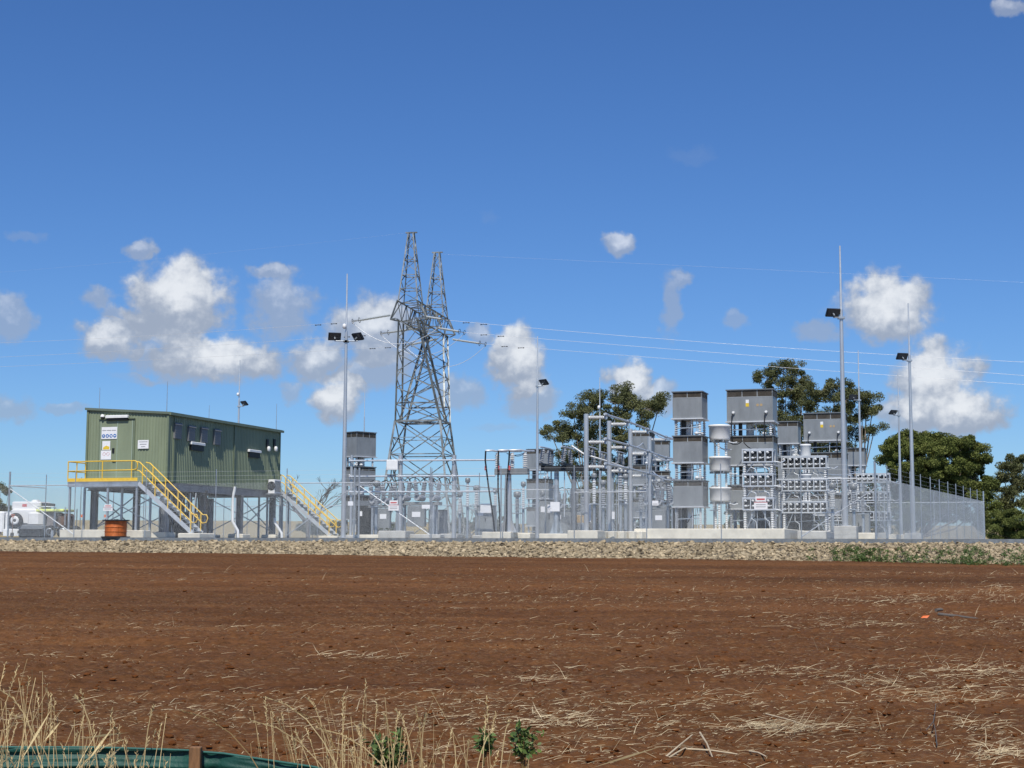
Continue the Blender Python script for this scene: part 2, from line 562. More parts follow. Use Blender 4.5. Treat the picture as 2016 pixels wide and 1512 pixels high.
# chopped straw lying in the soil
fle = noise(mapping((16, 34, 20), R(9)), 1, 4, .6)
dens_ = noise(mapping((.35, .9, 1), R(-3)), 1, 5, .65)
fl = math_('MULTIPLY', ramp(fle, [(.56, 0.0), (.66, .85)]), ramp(dens_, [(.38, 0.08), (.60, 1.0)]))
soil = mixc(fl, soil, (.30, .21, .115))
straw_far = ramp(noise(mapping((.02, .06, 1)), 1, 6, .65), [(.3, (.27, .215, .105)), (.55, (.36, .29, .15)), (.75, (.30, .25, .14))])
sx = N.new("ShaderNodeSeparateXYZ"); L.new(PO, sx.inputs[0])
farm = N.new("ShaderNodeMapRange"); L.new(sx.outputs[1], farm.inputs[0]); farm.inputs[1].default_value = 120; farm.inputs[2].default_value = 150
L.new(mixc(farm.outputs[0], soil, straw_far), b.inputs["Base Color"])
bn = noise(PO, 26, 6, .7)
bp = N.new("ShaderNodeBump"); bp.inputs["Strength"].default_value = .65; bp.inputs["Distance"].default_value = .04
L.new(bn, bp.inputs["Height"]); L.new(bp.outputs[0], b.inputs["Normal"])


def build_ground():
    ya = -12.0
    rows = np.concatenate([np.geomspace(2, 18, 14), np.geomspace(18.3, 100, 560), np.geomspace(102, 600, 90), np.geomspace(640, 9000, 20)])
    tn = np.concatenate([np.linspace(-4, -.62, 14), np.linspace(-.58, -.33, 40), np.linspace(-.325, .325, 760), np.linspace(.33, .58, 40), np.linspace(.62, 4, 14)])
    Rr, T = np.meshgrid(rows, tn, indexing='ij')
    Y = ya + Rr; X = T * Rr
    Z = ground_z(X, Y)
    v = np.stack([X, Y, Z], -1).reshape(-1, 3)
    nr_, nc = len(rows), len(tn)
    i = np.arange(nr_ * nc).reshape(nr_, nc)
    f = np.stack([i[:-1, :-1], i[:-1, 1:], i[1:, 1:], i[1:, :-1]], -1).reshape(-1, 4)
    o = npmesh("ground", v, f, gm, smooth=True)
    tag(o, "red brown ploughed field in front of the yard running back to dry hills", "ground", kind="structure")


build_ground()

# ------------------------------------------------------------------ raised yard and rock slope
FA = gp(-70, 83.2); FB = gp(1725, 70)          # front fence line
FU = (FB - FA).normalized(); FN = Vector((FU.y, -FU.x, 0))       # outward (towards the camera)
FC = gp(1940, 104.5)                            # far end of the right-hand fence


def on_line(A, B, px, z=PZ):
    """the point of line AB seen in column px"""
    lo, hi = -.6, 1.8
    def col(t):
        p = A + (B - A) * t
        d = MROT.transposed() @ (p - cam.location)
        return 1008 + F * d.x / -d.z
    for _ in range(50):
        m = (lo + hi) / 2
        if (col(m) < px): lo = m
        else: hi = m
    p = A + (B - A) * lo
    return Vector((p.x, p.y, z))


M['gravel'] = mat("blue_grey_gravel", (.17, .19, .205), .9, 0, .3, 5, bump=.6, bscale=30)
E0 = FA + FN * .55 - FU * 50
E1 = FB + FN * .55 + FU * 60
mb = MB()
poly = [E0, E1, E1 + Vector((10, 80, 0)), E0 + Vector((-10, 80, 0))]
n = len(poly)
top = [Vector((p.x, p.y, PZ)) for p in poly]; bot = [Vector((p.x, p.y, .3)) for p in poly]
mb.add(top + bot, [tuple(range(n))] + [(i, n + i, n + (i + 1) % n, (i + 1) % n) for i in range(n)])
tag(mb.build("yard_pad", M['gravel']), "raised grey gravel yard under the substation", "yard", kind="structure")

# kerb strip along the pad edge, a hand lower than the pad
def slope_pt(s, t):
    """s metres along the edge from E0, t 0..1 down the slope"""
    p = E0 + FU * s + FN * (.05 + 2.1 * t)
    g = float(ground_base(p.x, p.y))
    return Vector((p.x, p.y, (PZ - .20) * (1 - t) + (g - .05) * t))


LEN = (E1 - E0).length
ns, ntt = 300, 6
sv = [slope_pt(LEN * i / ns, j / ntt) for i in range(ns + 1) for j in range(ntt + 1)]
sf = [(i * (ntt + 1) + j, i * (ntt + 1) + j + 1, (i + 1) * (ntt + 1) + j + 1, (i + 1) * (ntt + 1) + j) for i in range(ns) for j in range(ntt)]
M['slope'] = mat("slope_soil", (.12, .10, .075), .95, 0, .3, 4, bump=.4, bscale=15)
sb = MB(); sb.add(sv, [f[::-1] for f in sf])
tag(sb.build("embankment", M['slope']), "earth embankment under the rock facing", "embankment", kind="structure")


def ico():
    t = (1 + 5 ** .5) / 2
    v = np.array([(-1, t, 0), (1, t, 0), (-1, -t, 0), (1, -t, 0), (0, -1, t), (0, 1, t), (0, -1, -t), (0, 1, -t), (t, 0, -1), (t, 0, 1), (-t, 0, -1), (-t, 0, 1)], float)
    v /= np.linalg.norm(v[0])
    f = np.array([(0, 11, 5), (0, 5, 1), (0, 1, 7), (0, 7, 10), (0, 10, 11), (1, 5, 9), (5, 11, 4), (11, 10, 2), (10, 7, 6), (7, 1, 8), (3, 9, 4), (3, 4, 2), (3, 2, 6), (3, 6, 8), (3, 8, 9), (4, 9, 5), (2, 4, 11), (6, 2, 10), (8, 6, 7), (9, 8, 1)])
    return v, f


def rocks():
    v0, f0 = ico()
    VV = []; FF = []; TT = []
    cnt = 0
    s_lo = (on_line(FA, FB, -90) - E0).dot(FU); s_hi = (gp(2110, 66) - E0).dot(FU)
    n = 23000
    for k in range(n):
        s = rng.uniform(s_lo, s_hi); t = rng.uniform(0, 1.02) if rng.random() < .94 else 1 + abs(rng.gauss(0, .09))
        p = slope_pt(s, t)
        r = min(.20, .032 + abs(rng.gauss(0, .041)))
        if t > .9: r *= .85
        q = v0 * (1 + nr.uniform(-.34, .34, (12, 1)))
        q = q * np.array([rng.uniform(.8, 1.6), rng.uniform(.7, 1.2), rng.uniform(.45, .85)]) * r
        m = np.array(Euler((rng.uniform(-.7, .7), rng.uniform(-.7, .7), rng.uniform(0, 6.28))).to_matrix())
        q = q @ m.T + np.array([p.x, p.y, p.z + r * .28 * rng.uniform(-.6, 1.2)])
        VV.append(q); FF.append(f0 + cnt * 12); TT.append(np.full(12, min(1, max(0, rng.gauss(.54, .26))))); cnt += 1
    o = npmesh("rock_gravel", np.concatenate(VV), np.concatenate(FF), M['rock'], colors=np.concatenate(TT))
    tag(o, "cream and tan broken rock facing along the edge of the yard", "rocks", kind="stuff")


rocks()


# ------------------------------------------------------------------ straw, weeds and dry grass
def ribbons(name, items, material, label, cat):
    """items: (points, width, tone); each a thin folded blade with a raised middle"""
    VV = []; FF = []; TT = []; o = 0
    for pts, w, tone in items:
        m = len(pts)
        d = pts[-1] - pts[0]
        side = d.cross(Vector((0, 0, 1)))
        if side.length < 1e-5: side = Vector((1, 0, 0))
        side = side.normalized() * w / 2
        for i, p in enumerate(pts):
            tp = 1 - .75 * (i / (m - 1)) ** 2 if m > 2 else 1
            VV += [p - side * tp, p + Vector((0, 0, w * .45 * tp)), p + side * tp]
            TT += [tone] * 3
        for i in range(m - 1):
            a = o + i * 3
            FF += [(a, a + 1, a + 4, a + 3), (a + 1, a + 2, a + 5, a + 4)]
        o += m * 3
    ob = npmesh(name, np.array([tuple(p) for p in VV]), np.array(FF), material, colors=np.array(TT))
    return tag(ob, label, cat, kind="stuff")


def straw():
    items = []
    spots = []
    # loose scatter, thicker to the right and in bands
    n = 0
    cand = []
    for _ in range(48000):
        py = 1512 + 20 - 420 * rng.random() ** .8; px = rng.uniform(-40, 2060)
        if py < 1108: continue
        g = on_field_fast(px, py)
        if g: cand.append((g[0], g[1], px))
    cx_, cy_, cp_ = (np.array(c) for c in zip(*cand))
    f1 = fbm(cx_ / 5.0, cy_ / 1.5, 71, 4) + .26 * (cp_ - 1050) / 1000
    keep = nr.random(len(cx_)) < np.maximum(.03, .12 + .95 * f1)
    spots = [(x, y, 1.0) for x, y in zip(cx_[keep], cy_[keep])]
    # heaps the photograph shows
    for (px, py, sx, sy, k) in ((1085, 1425, 60, 14, 170), (1540, 1436, 150, 14, 420), (1500, 1425, 60, 10, 120), (1850, 1375, 170, 16, 420),
                                (1480, 1330, 160, 10, 220), (1960, 1490, 70, 20, 260), (1640, 1230, 150, 12, 200), (1900, 1330, 120, 30, 260),
                                (700, 1297, 140, 4, 130), (1050, 1350, 90, 10, 130), (1960, 1160, 60, 16, 160), (1750, 1185, 160, 14, 260),
                                (1700, 1350, 100, 8, 140), (1930, 1430, 60, 14, 120)):
        for _ in range(int(k * .55)):
            g = on_field_fast(px + rng.gauss(0, sx * .5), py + rng.gauss(0, sy * .5))
            if g: spots.append((g[0], g[1], 1.35))
    X = np.array([s[0] for s in spots]); Y = np.array([s[1] for s in spots])
    Z = ground_z(X, Y)
    for (x, y, k), z in zip(spots, Z):
        ln = (rng.uniform(.008, .04) if rng.random() < (.62 if k == 1 else .3) else .03 + .16 * rng.random() ** 2) * (1 + y / 60) * k
        w = rng.uniform(.0018, .0048) * (1 + y / 28)
        a = rng.gauss(0, .75) if rng.random() < .75 else rng.uniform(0, 3.14)
        tl = rng.gauss(.05, .12) if rng.random() < .9 else rng.uniform(.3, 1.0)
        d = Vector((math.cos(a) * math.cos(tl), math.sin(a) * math.cos(tl), abs(math.sin(tl)))) * ln
        p = Vector((x, y, z + .004 + (rng.random() * .05 if k > 1 else 0)))
        mid = p + d * .5 + Vector((rng.gauss(0, .03) * ln, rng.gauss(0, .04) * ln, abs(rng.gauss(0, .05)) * ln))
        items.append(([p, mid, p + d], w, min(1, max(0, rng.gauss(.5, .25)))))
    ribbons("straw_litter", items, M['straw'], "pale straw and chopped stubble scattered over the red soil", "straw")


_rowcache = {}


def on_field_fast(px, py):
    p = None
    key = int(py)
    for k_ in (key, key + 1):
        if k_ not in _rowcache: _rowcache[k_] = on_field(1008, k_).y
    Y = _rowcache[key]; nxt = _rowcache[key + 1]
    Y = Y + (nxt - Y) * (py - key)
    p = at(px, py, Y)
    if Y > 67: return None
    return p.x, Y


straw()


def clods():
    """lumps of soil"""
    v0, f0 = ico()
    VV = []; FF = []; TT = []; c = 0
    P = []
    for _ in range(2300):
        px, py = rng.uniform(-40, 2060), 1530 - 400 * rng.random()
        g = on_field_fast(px, py)
        if g: P.append(g)
    X = np.array([p[0] for p in P]); Y = np.array([p[1] for p in P]); Z = ground_z(X, Y)
    for x, y, z in zip(X, Y, Z):
        r = (.006 + .018 * rng.random() ** 3) * (1 + y / 45)
        q = v0 * (1 + nr.uniform(-.35, .35, (12, 1))) * r * np.array([rng.uniform(.9, 1.5), 1, .7])
        VV.append(q + np.array([x, y, z + r * .3])); FF.append(f0 + 12 * c); c += 1
    M['clod'] = mat("soil_clod", (.116, .042, .013), 1.0, 0, .3, 9, spec=.08)
    tag(npmesh("soil_clods", np.concatenate(VV), np.concatenate(FF), M['clod']), "crumbled red soil lumps lying on the field", "soil", kind="stuff")


clods()


def blade_curve(root, h, lean, az, segs=6, droop=0.0):
    pts = []
    for i in range(segs + 1):
        t = i / segs
        r = lean * h * t ** 1.8
        z = h * t - droop * h * max(0, t - .6) ** 2 * 3
        pts.append(root + Vector((math.cos(az) * r, math.sin(az) * r, z)))
    return pts


def dry_grass():
    """tall seeding grass at the camera side of the cloth fence"""
    st = MB(); VV = []; FF = []; TT = []
    def leaf(p, q, w, tone):
        d = q - p; s = d.cross(Vector((0, 1, .2)))
        if s.length < 1e-6: return
        s = s.normalized() * w / 2
        o = len(VV); m = (p + q) / 2 + Vector((0, 0, .1 * w))
        VV.extend([p, m + s, q, m - s]); TT.extend([tone] * 4); FF.append((o, o + 1, o + 2, o + 3))
    def stem(px, py, Y, lean, az, head=.3, th=.0022, droop=0.0):
        top = at(px, py, Y)
        h = top.z - .05
        root = Vector((top.x - math.cos(az) * lean * h, Y - math.sin(az) * lean * h, .05))
        pts = blade_curve(root, h, lean, az, 8, droop)
        tone = min(1, max(0, rng.gauss(.5, .22)))
        for i in range(8):
            p, q = pts[i], pts[i + 1]
            d = (q - p); s = d.cross(Vector((0, 1, 0)))
            s = s.normalized() * th * (1 - .06 * i); t = Vector((0, 1, 0)) * th * .8
            o = len(VV)
            VV.extend([p - s, p + t, p + s, q - s, q + t, q + s]); TT.extend([tone] * 6)
            FF.extend([(o, o + 1, o + 4, o + 3), (o + 1, o + 2, o + 5, o + 4), (o + 2, o, o + 3, o + 5)])
        L_ = head * h
        if L_ > .02:
            nsp = int(8 + 60 * L_)
            for k in range(nsp):
                t = 1 - L_ / h * (k / nsp)
                f = t * 8; i = min(7, int(f)); p = pts[i].lerp(pts[i + 1], f - i)
                d = (pts[i + 1] - pts[i]).normalized()
                o = Vector((rng.gauss(0, 1), rng.gauss(0, 1), rng.gauss(0, .4))).normalized()
                taper = .35 + .65 * math.sin(math.pi * min(1, (k + 2) / nsp) ** .7)
                leaf(p, p + (d * .8 + o * .55).normalized() * .012 * (.6 + taper), .0034 * (.5 + taper), min(1, tone + .2))
    # (x range, top range, how many)
    for (x0, x1, y0, y1, k) in ((-30, 110, 1290, 1450, 36), (90, 240, 1360, 1490, 22), (200, 345, 1400, 1500, 10), (490, 700, 1320, 1480, 24),
                                (640, 860, 1330, 1480, 30), (560, 900, 1420, 1510, 42), (900, 1060, 1370, 1500, 12), (-30, 330, 1440, 1510, 44), (-30, 250, 1415, 1500, 46)):
        for _ in range(k):
            left = x0 > 480 and x1 < 720
            az = rng.gauss(math.pi if left else math.pi / 2, .7 if left else 1.5)
            stem(rng.uniform(x0, x1), y0 + (y1 - y0) * rng.random() ** .7, rng.uniform(6.4, 8.6), abs(rng.gauss(.16, .16)), az,
                 rng.choice((0, 0, 0, .12, .2)), rng.uniform(.0011, .0024))
    # the seed heads that stand out one by one
    for (px, py, Y, lean, az, hd) in ((2, 1275, 7.0, .16, 3.4, .3), (20, 1335, 7.2, .2, 3.5, .28), (305, 1322, 7.4, .04, 0, .22), (360, 1325, 7.0, .34, 3.4, .2),
                                      (496, 1348, 7.0, .36, 3.3, .24), (523, 1300, 7.4, .3, 3.3, .26), (588, 1330, 7.1, .22, 3.2, .26), (607, 1305, 7.5, .1, 3.0, .2),
                                      (622, 1368, 7.2, .4, 3.2, .25), (655, 1418, 6.9, .42, 3.3, .14), (757, 1338, 7.2, .05, 3.1, .3), (781, 1323, 7.0, .08, 3.0, .32),
                                      (818, 1326, 7.4, .04, 2.8, .32), (838, 1340, 7.3, .02, 0, .2), (712, 1358, 7.2, .14, 3.2, .2), (1002, 1350, 7.0, .04, 0, .1),
                                      (972, 1372, 7.1, .1, .3, .1), (924, 1398, 7.0, .02, 0, .1), (150, 1300, 7.4, .1, 3.4, .1), (245, 1395, 7.1, .3, .2, .28)):
        stem(px, py, Y, lean * 1.6, az, hd, .0032, .35)
    # broken stalks lying across
    for (xa, ya, xb, yb, Y) in ((150, 1455, 255, 1442, 7.2), (165, 1508, 228, 1425, 7.0), (40, 1500, 102, 1395, 6.9), (205, 1500, 240, 1470, 7.1),
                                (85, 1462, 120, 1420, 7.1), (1165, 1512, 1300, 1470, 7.4)):
        p, q = at(xa, ya, Y), at(xb, yb, Y + .15)
        leaf(p, q, .011, .95)
    o = npmesh("dry_grass", np.array([tuple(p) for p in VV]), np.array([f if len(f) == 4 else f for f in FF]), M['drygrass'], colors=np.array(TT))
    tag(o, "tall dry seeding grass standing along the near edge of the field", "grass", kind="stuff")


dry_grass()


def leaf_tuft(mb_v, mb_f, mb_t, c, r, n, size):
    for _ in range(n):
        d = Vector((rng.gauss(0, 1), rng.gauss(0, 1), abs(rng.gauss(.3, .8)))).normalized() * r * rng.random() ** .5
        p = c + d
        a = Vector((rng.gauss(0, 1), rng.gauss(0, 1), rng.gauss(.3, .8))).normalized()
        s = a.cross(Vector((rng.gauss(0, 1), rng.gauss(0, 1), rng.gauss(0, 1)))).normalized()
        ln = size * rng.uniform(.6, 1.4)
        o = len(mb_v)
        mb_v.extend([p, p + a * ln * .5 + s * ln * .22, p + a * ln, p + a * ln * .5 - s * ln * .22])
        t = min(1, max(0, rng.gauss(.5, .3))); mb_t.extend([t] * 4)
        mb_f.append((o, o + 1, o + 2, o + 3))


def weeds_on_berm():
    v, f, t = [], [], []
    for (px, k) in ((1600, 4), (1672, 22), (1700, 30), (1725, 26), (1755, 12), (1790, 16), (1815, 12), (1860, 16), (1890, 22), (1912, 22), (1940, 12), (1985, 14), (2010, 16), (1650, 10)):
        for _ in range(k):
            p0 = on_line(FA, FB, px + rng.gauss(0, 11)) if px < 1725 else gp(px + rng.gauss(0, 13), 70 - (px - 1725) * .0145)
            d = rng.uniform(.9, 2.5)
            p = p0 + FN * (.6 + d)
            tt = min(1, d / 2.15)
            z = (PZ - .2) * (1 - tt) + float(ground_base(p.x, p.y)) * tt
            hh = rng.uniform(.08, .36)
            for q in range(5):
                leaf_tuft(v, f, t, Vector((p.x + rng.gauss(0, .06), p.y, z + hh * q / 5)), .11 * (1.1 - q / 6), 8, .075)
    o = npmesh("weeds", np.array([tuple(p) for p in v]), np.array(f), M['weed'], colors=np.array(t))
    tag(o, "low green weeds growing at the foot of the rock facing", "weeds", kind="stuff")


weeds_on_berm()


def leafy_weed(px, py_top, py_bot, Y, label, n, spread):
    top = at(px, py_top, Y); bot = at(px, py_bot + 30, Y)
    root = thing("weed_plant", label, "weed", (bot.x, bot.y, bot.z))
    sm = MB(); v, f, t = [], [], []
    H = top.z - bot.z
    for k in range(n):
        a = rng.uniform(0, 6.28); l = rng.uniform(.1, .5) * spread
        tip = Vector((math.cos(a) * l, math.sin(a) * l * .6, H * rng.uniform(.55, 1)))
        sm.tube([(0, 0, 0), tip * .5 + Vector((0, 0, .04)), tip], .004, 5, .002)
        for q in range(5):
            leaf_tuft(v, f, t, tip * (1 - q * .11), .028, 5, .036)
    sm.build("stem", M['drygrass'], root)
    npmesh("foliage", np.array([tuple(p) for p in v]), np.array(f), M['weed'], root, colors=np.array(t))


leafy_weed(765, 1448, 1512, 7.3, "green leafy weed among dry stalks right of the teal cloth fence", 16, .22)
leafy_weed(952, 1446, 1478, 7.6, "small green leafy weed at the bare field edge, smaller of a close pair", 6, .12)
leafy_weed(1030, 1430, 1500, 7.5, "green weed on a leaning bare stalk beside a straw heap", 10, .22)
# ------------------------------------------------------------------ trees
def branch_tree(mb, p, d, ln, r, depth, spread=.5):
    q = p + d * ln
    mid = p + d * ln * .5 + Vector((rng.gauss(0, .05), rng.gauss(0, .05), rng.gauss(0, .04))) * ln
    mb.tube([p, mid, q], r, 6 if depth > 2 else 4, r * .68, cap=False)
    if depth == 0: return
    for k in range(rng.choice((2, 2, 3))):
        e = (d + Vector((rng.gauss(0, spread), rng.gauss(0, spread), rng.gauss(.08, spread * .6)))).normalized()
        branch_tree(mb, q, e, ln * rng.uniform(.62, .86), r * .64, depth - 1, spread)


def tree(name, label, cat, px, Y, lobes, material, base_py=1060, clump=.8, leaf=.22, per=70, dens=1.0, stems=1, bark=None, trunk_r=.3, fill=.6, group=None, flat=.7, base_z=None):
    """lobes: (px, py, rx, ry) puffs of the crown as the photograph shows them, spread in depth as well"""
    s = Y / F
    bz = float(ground_base(gp(px, Y).x, Y)) if base_z is None else base_z
    base = gp(px, Y, bz)
    root = thing(name, label, cat, base, 0, group)
    W_ = max(l[0] + l[2] for l in lobes) - min(l[0] - l[2] for l in lobes)
    tm = MB(); VV = []; FF = []; TT = []; cnt = 0
    zlow = min(at(l[0], l[1] + l[3], Y).z for l in lobes)
    fork = Vector((0, 0, max(1.0, (zlow - bz) * .75)))
    stems_top = []
    for k in range(stems):
        off = Vector((rng.uniform(-.6, .6) * (stems > 1) * W_ * s * .25, rng.uniform(-.5, .5) * (stems > 1), 0))
        ft = fork + off * 1.6
        tm.tube([off, off + (ft - off) * .5 + Vector((rng.gauss(0, .1), 0, 0)), ft], trunk_r, 8, trunk_r * .7)
        stems_top.append(ft)
    for (lx, ly, rx, ry) in lobes:
        c = at(lx, ly, Y) - base
        c.y += rng.uniform(-.22, .22) * W_ * s
        RX, RY_ = rx * s, ry * s
        ft = min(stems_top, key=lambda q: (q - c).length)
        mid = ft.lerp(c, .55) + Vector((rng.gauss(0, .3), rng.gauss(0, .3), -.1 * (c - ft).length))
        tm.tube([ft, mid, c], trunk_r * .42, 6, trunk_r * .12, cap=False)
        nc = max(4, int(dens * 2.6 * (RX * RX * RY_) ** (2 / 3) / clump ** 2))
        for k in range(nc):
            d = Vector((rng.gauss(0, 1), rng.gauss(0, 1), rng.gauss(.12, 1))).normalized()
            rr = rng.random() ** (1 / 3) if rng.random() < fill else rng.uniform(.82, 1.08)
            p = c + Vector((d.x * RX, d.y * (RX + RY_) / 2, d.z * RY_)) * rr
            if rng.random() < .30:
                tm.tube([c.lerp(p, .1), c.lerp(p, .6) + Vector((0, 0, -.12)), p], trunk_r * .13, 4, .02, cap=False)
            m = int(per * 5.2 * rng.uniform(.6, 1.4))
            cr = clump * rng.uniform(.6, 1.25)
            g = nr.normal(0, 1, (m, 3)); g /= np.linalg.norm(g, axis=1)[:, None]
            g *= (nr.random((m, 1)) ** .5) * cr
            g[:, 2] *= flat
            pos = g + np.array(p)
            a = nr.normal(0, 1, (m, 3)); a[:, 2] -= .4; a /= np.linalg.norm(a, axis=1)[:, None]
            b_ = np.cross(a, nr.normal(0, 1, (m, 3))); b_ /= np.linalg.norm(b_, axis=1)[:, None]
            ln = leaf * .76 * nr.uniform(.6, 1.4, (m, 1)); w = ln * .42
            q = np.stack([pos - a * ln * .5, pos + b_ * w * .5, pos + a * ln * .5, pos - b_ * w * .5], 1).reshape(-1, 3)
            VV.append(q); FF.append(np.arange(m * 4).reshape(m, 4) + cnt); cnt += m * 4
            base_t = rng.gauss(.45, .16)
            TT.append(np.repeat(np.clip(base_t + nr.normal(0, .17, m), 0, 1), 4))
    tm.build("trunk", bark or M['bark'], root)
    npmesh("crown", np.concatenate(VV), np.concatenate(FF), material, root, colors=np.concatenate(TT))
    return root


tree("gum_tree", "dark spreading gum tree behind the pipe bus posts, left of the grey box towers", "tree", 1205, 165,
     [(1100, 845, 28, 22), (1085, 862, 20, 14), (1128, 812, 26, 20), (1160, 785, 22, 20), (1185, 775, 22, 16), (1230, 770, 30, 16), (1215, 800, 42, 26), (1165, 830, 40, 30),
      (1282, 795, 34, 18), (1300, 785, 14, 10), (1262, 812, 34, 22), (1235, 840, 40, 22), (1140, 860, 32, 22), (1190, 870, 44, 30), (1245, 880, 30, 26), (1160, 915, 40, 34), (1220, 930, 36, 30), (1120, 900, 24, 22), (1230, 990, 50, 34), (1140, 1000, 40, 30), (1185, 975, 50, 34), (1280, 905, 26, 24)],
     M['leafgum'], clump=.75, leaf=.26, per=60, dens=1.25, stems=3, trunk_r=.32, fill=.5)
tree("gum_tree", "tallest open-crowned gum tree rising behind the widest grey box tower", "tree", 1545, 185,
     [(1545, 724, 44, 15), (1510, 745, 34, 16), (1580, 745, 30, 15), (1545, 765, 40, 20), (1510, 790, 22, 14), (1580, 775, 24, 20), (1562, 800, 30, 22), (1520, 835, 34, 22), (1495, 838, 16, 12), (1570, 840, 26, 24), (1540, 880, 44, 28), (1555, 930, 50, 34)],
     M['leafgum'], clump=.75, leaf=.28, per=55, dens=1.15, stems=2, trunk_r=.34, fill=.45)
tree("gum_tree", "flat-topped gum tree behind the tall lamp pole with the white cloud above", "tree", 1650, 172,
     [(1640, 765, 44, 15), (1612, 790, 34, 18), (1660, 790, 44, 20), (1705, 782, 26, 13), (1718, 800, 18, 14), (1695, 815, 28, 18), (1640, 825, 44, 24), (1715, 845, 16, 14), (1690, 858, 24, 18), (1600, 850, 30, 22), (1620, 880, 40, 30), (1660, 905, 44, 34), (1610, 950, 44, 34)],
     M['leafgum'], clump=.75, leaf=.27, per=60, dens=1.25, stems=2, trunk_r=.34, fill=.5)
tree("round_tree", "broad dense round-headed tree behind the right-hand mesh fence", "tree", 1835, 150,
     [(1770, 876, 34, 24), (1750, 895, 18, 22), (1818, 872, 44, 24), (1862, 876, 42, 22), (1905, 895, 40, 30), (1780, 905, 40, 34), (1845, 910, 60, 44), (1925, 930, 24, 34), (1900, 950, 44, 44), (1800, 955, 50, 40), (1850, 985, 60, 44), (1915, 1005, 34, 40), (1780, 1010, 40, 36), (1935, 965, 18, 24)],
     M['leafround'], clump=.65, leaf=.26, per=85, dens=2.1, stems=2, trunk_r=.3, fill=.55)
tree("gum_tree", "grey-brown gum tree cut off by the right edge of the photo", "tree", 2015, 155,
     [(1985, 915, 26, 18), (2015, 905, 26, 16), (1970, 935, 18, 16), (2000, 950, 40, 24), (1985, 980, 34, 24), (2030, 970, 40, 40), (2050, 930, 40, 30), (1970, 990, 22, 14)],
     M['leafgum'], clump=.7, leaf=.25, per=60, dens=1.3, stems=2, trunk_r=.25, fill=.5)
tree("bush", "dark green bush below the gum tree at the right edge", "bush", 1990, 140,
     [(1975, 1040, 30, 30), (2005, 1030, 34, 34), (1955, 1050, 18, 20), (2040, 1035, 40, 36)], M['leafround'], clump=.5, leaf=.2, per=70, dens=1.8, trunk_r=.08, fill=.6, base_z=1.6)
tree("gum_tree", "small dark tree beyond the fence corner at the left edge", "tree", 0, 260,
     [(0, 965, 16, 14), (18, 970, 8, 7), (-8, 1000, 20, 18), (6, 1025, 16, 16), (14, 1000, 8, 8)], M['leafgum'], clump=.6, leaf=.3, per=40, dens=1.2, trunk_r=.2)
for px, w, h, Y, lab in ((1500, 60, 62, 168, "dark bushy thicket behind the widest box tower and front capacitor racks"), (1600, 70, 66, 175, "dark bushy thicket behind the wide seven-can capacitor rack"),
                         (1705, 46, 74, 165, "green thicket behind the far capacitor racks at the right"), (1180, 60, 66, 178, "dark thicket behind the foremost and second pipe bus posts"), (1270, 50, 60, 180, "dark thicket behind the rearmost pipe bus post"),
                         (905, 26, 20, 240, "low dark scrub beyond the yard right of the steel tower"), (940, 22, 15, 250, "low scrub far behind the bare grey tree"),
                         (990, 30, 17, 245, "low scrub far behind the ribbed bus support"),
                         (615, 24, 16, 235, "grey-green scrub behind the second yellow-railed stair"), (660, 22, 12, 260, "small scrub clump beyond the tall twin-lamp pole"),
                         (760, 26, 12, 255, "low scrub seen between the legs of the steel tower")):
    tree("scrub", lab, "bush", px, Y, [(px - w * .5, 1046 - h * .4, w * .7, h * .8), (px + w * .5, 1048 - h * .3, w * .7, h * .7), (px, 1042 - h * .5, w * .6, h)],
         M['leafbush'], clump=.55, leaf=.30, per=40, dens=1.3, trunk_r=.08, fill=.7)


def bare_tree(label, px, Y, h_px, seed, py0=1055, sp=.5, depth=6):
    global rng
    keep = rng; rng = random.Random(seed)
    base = at(px, py0, Y)
    b0 = gp(px, Y, float(ground_base(base.x, Y)))
    root = thing("bare_tree", label, "tree", b0)
    H = h_px * Y / F
    mb = MB()
    mb.tube([(0, 0, 0), (.1, 0, H * .22), (0, 0, H * .36)], H * .026, 7, H * .02)
    for k in range(4):
        a = k * 1.6 + rng.random()
        d = Vector((math.cos(a) * .85, math.sin(a) * .6, .75)).normalized()
        branch_tree(mb, Vector((0, 0, H * (.28 + .03 * k))), d, H * .19, H * .013, depth - 1, sp)
    mb.build("trunk", M['deadwood'], root)
    rng = keep


bare_tree("leafless grey tree behind the second yellow-railed stair", 604, 128, 172, 5)
bare_tree("leafless tree standing beyond the yard right of the tower foot", 925, 150, 108, 9)

# ------------------------------------------------------------------ mesh fences
MESH_H, POST_H = 2.75, 3.5


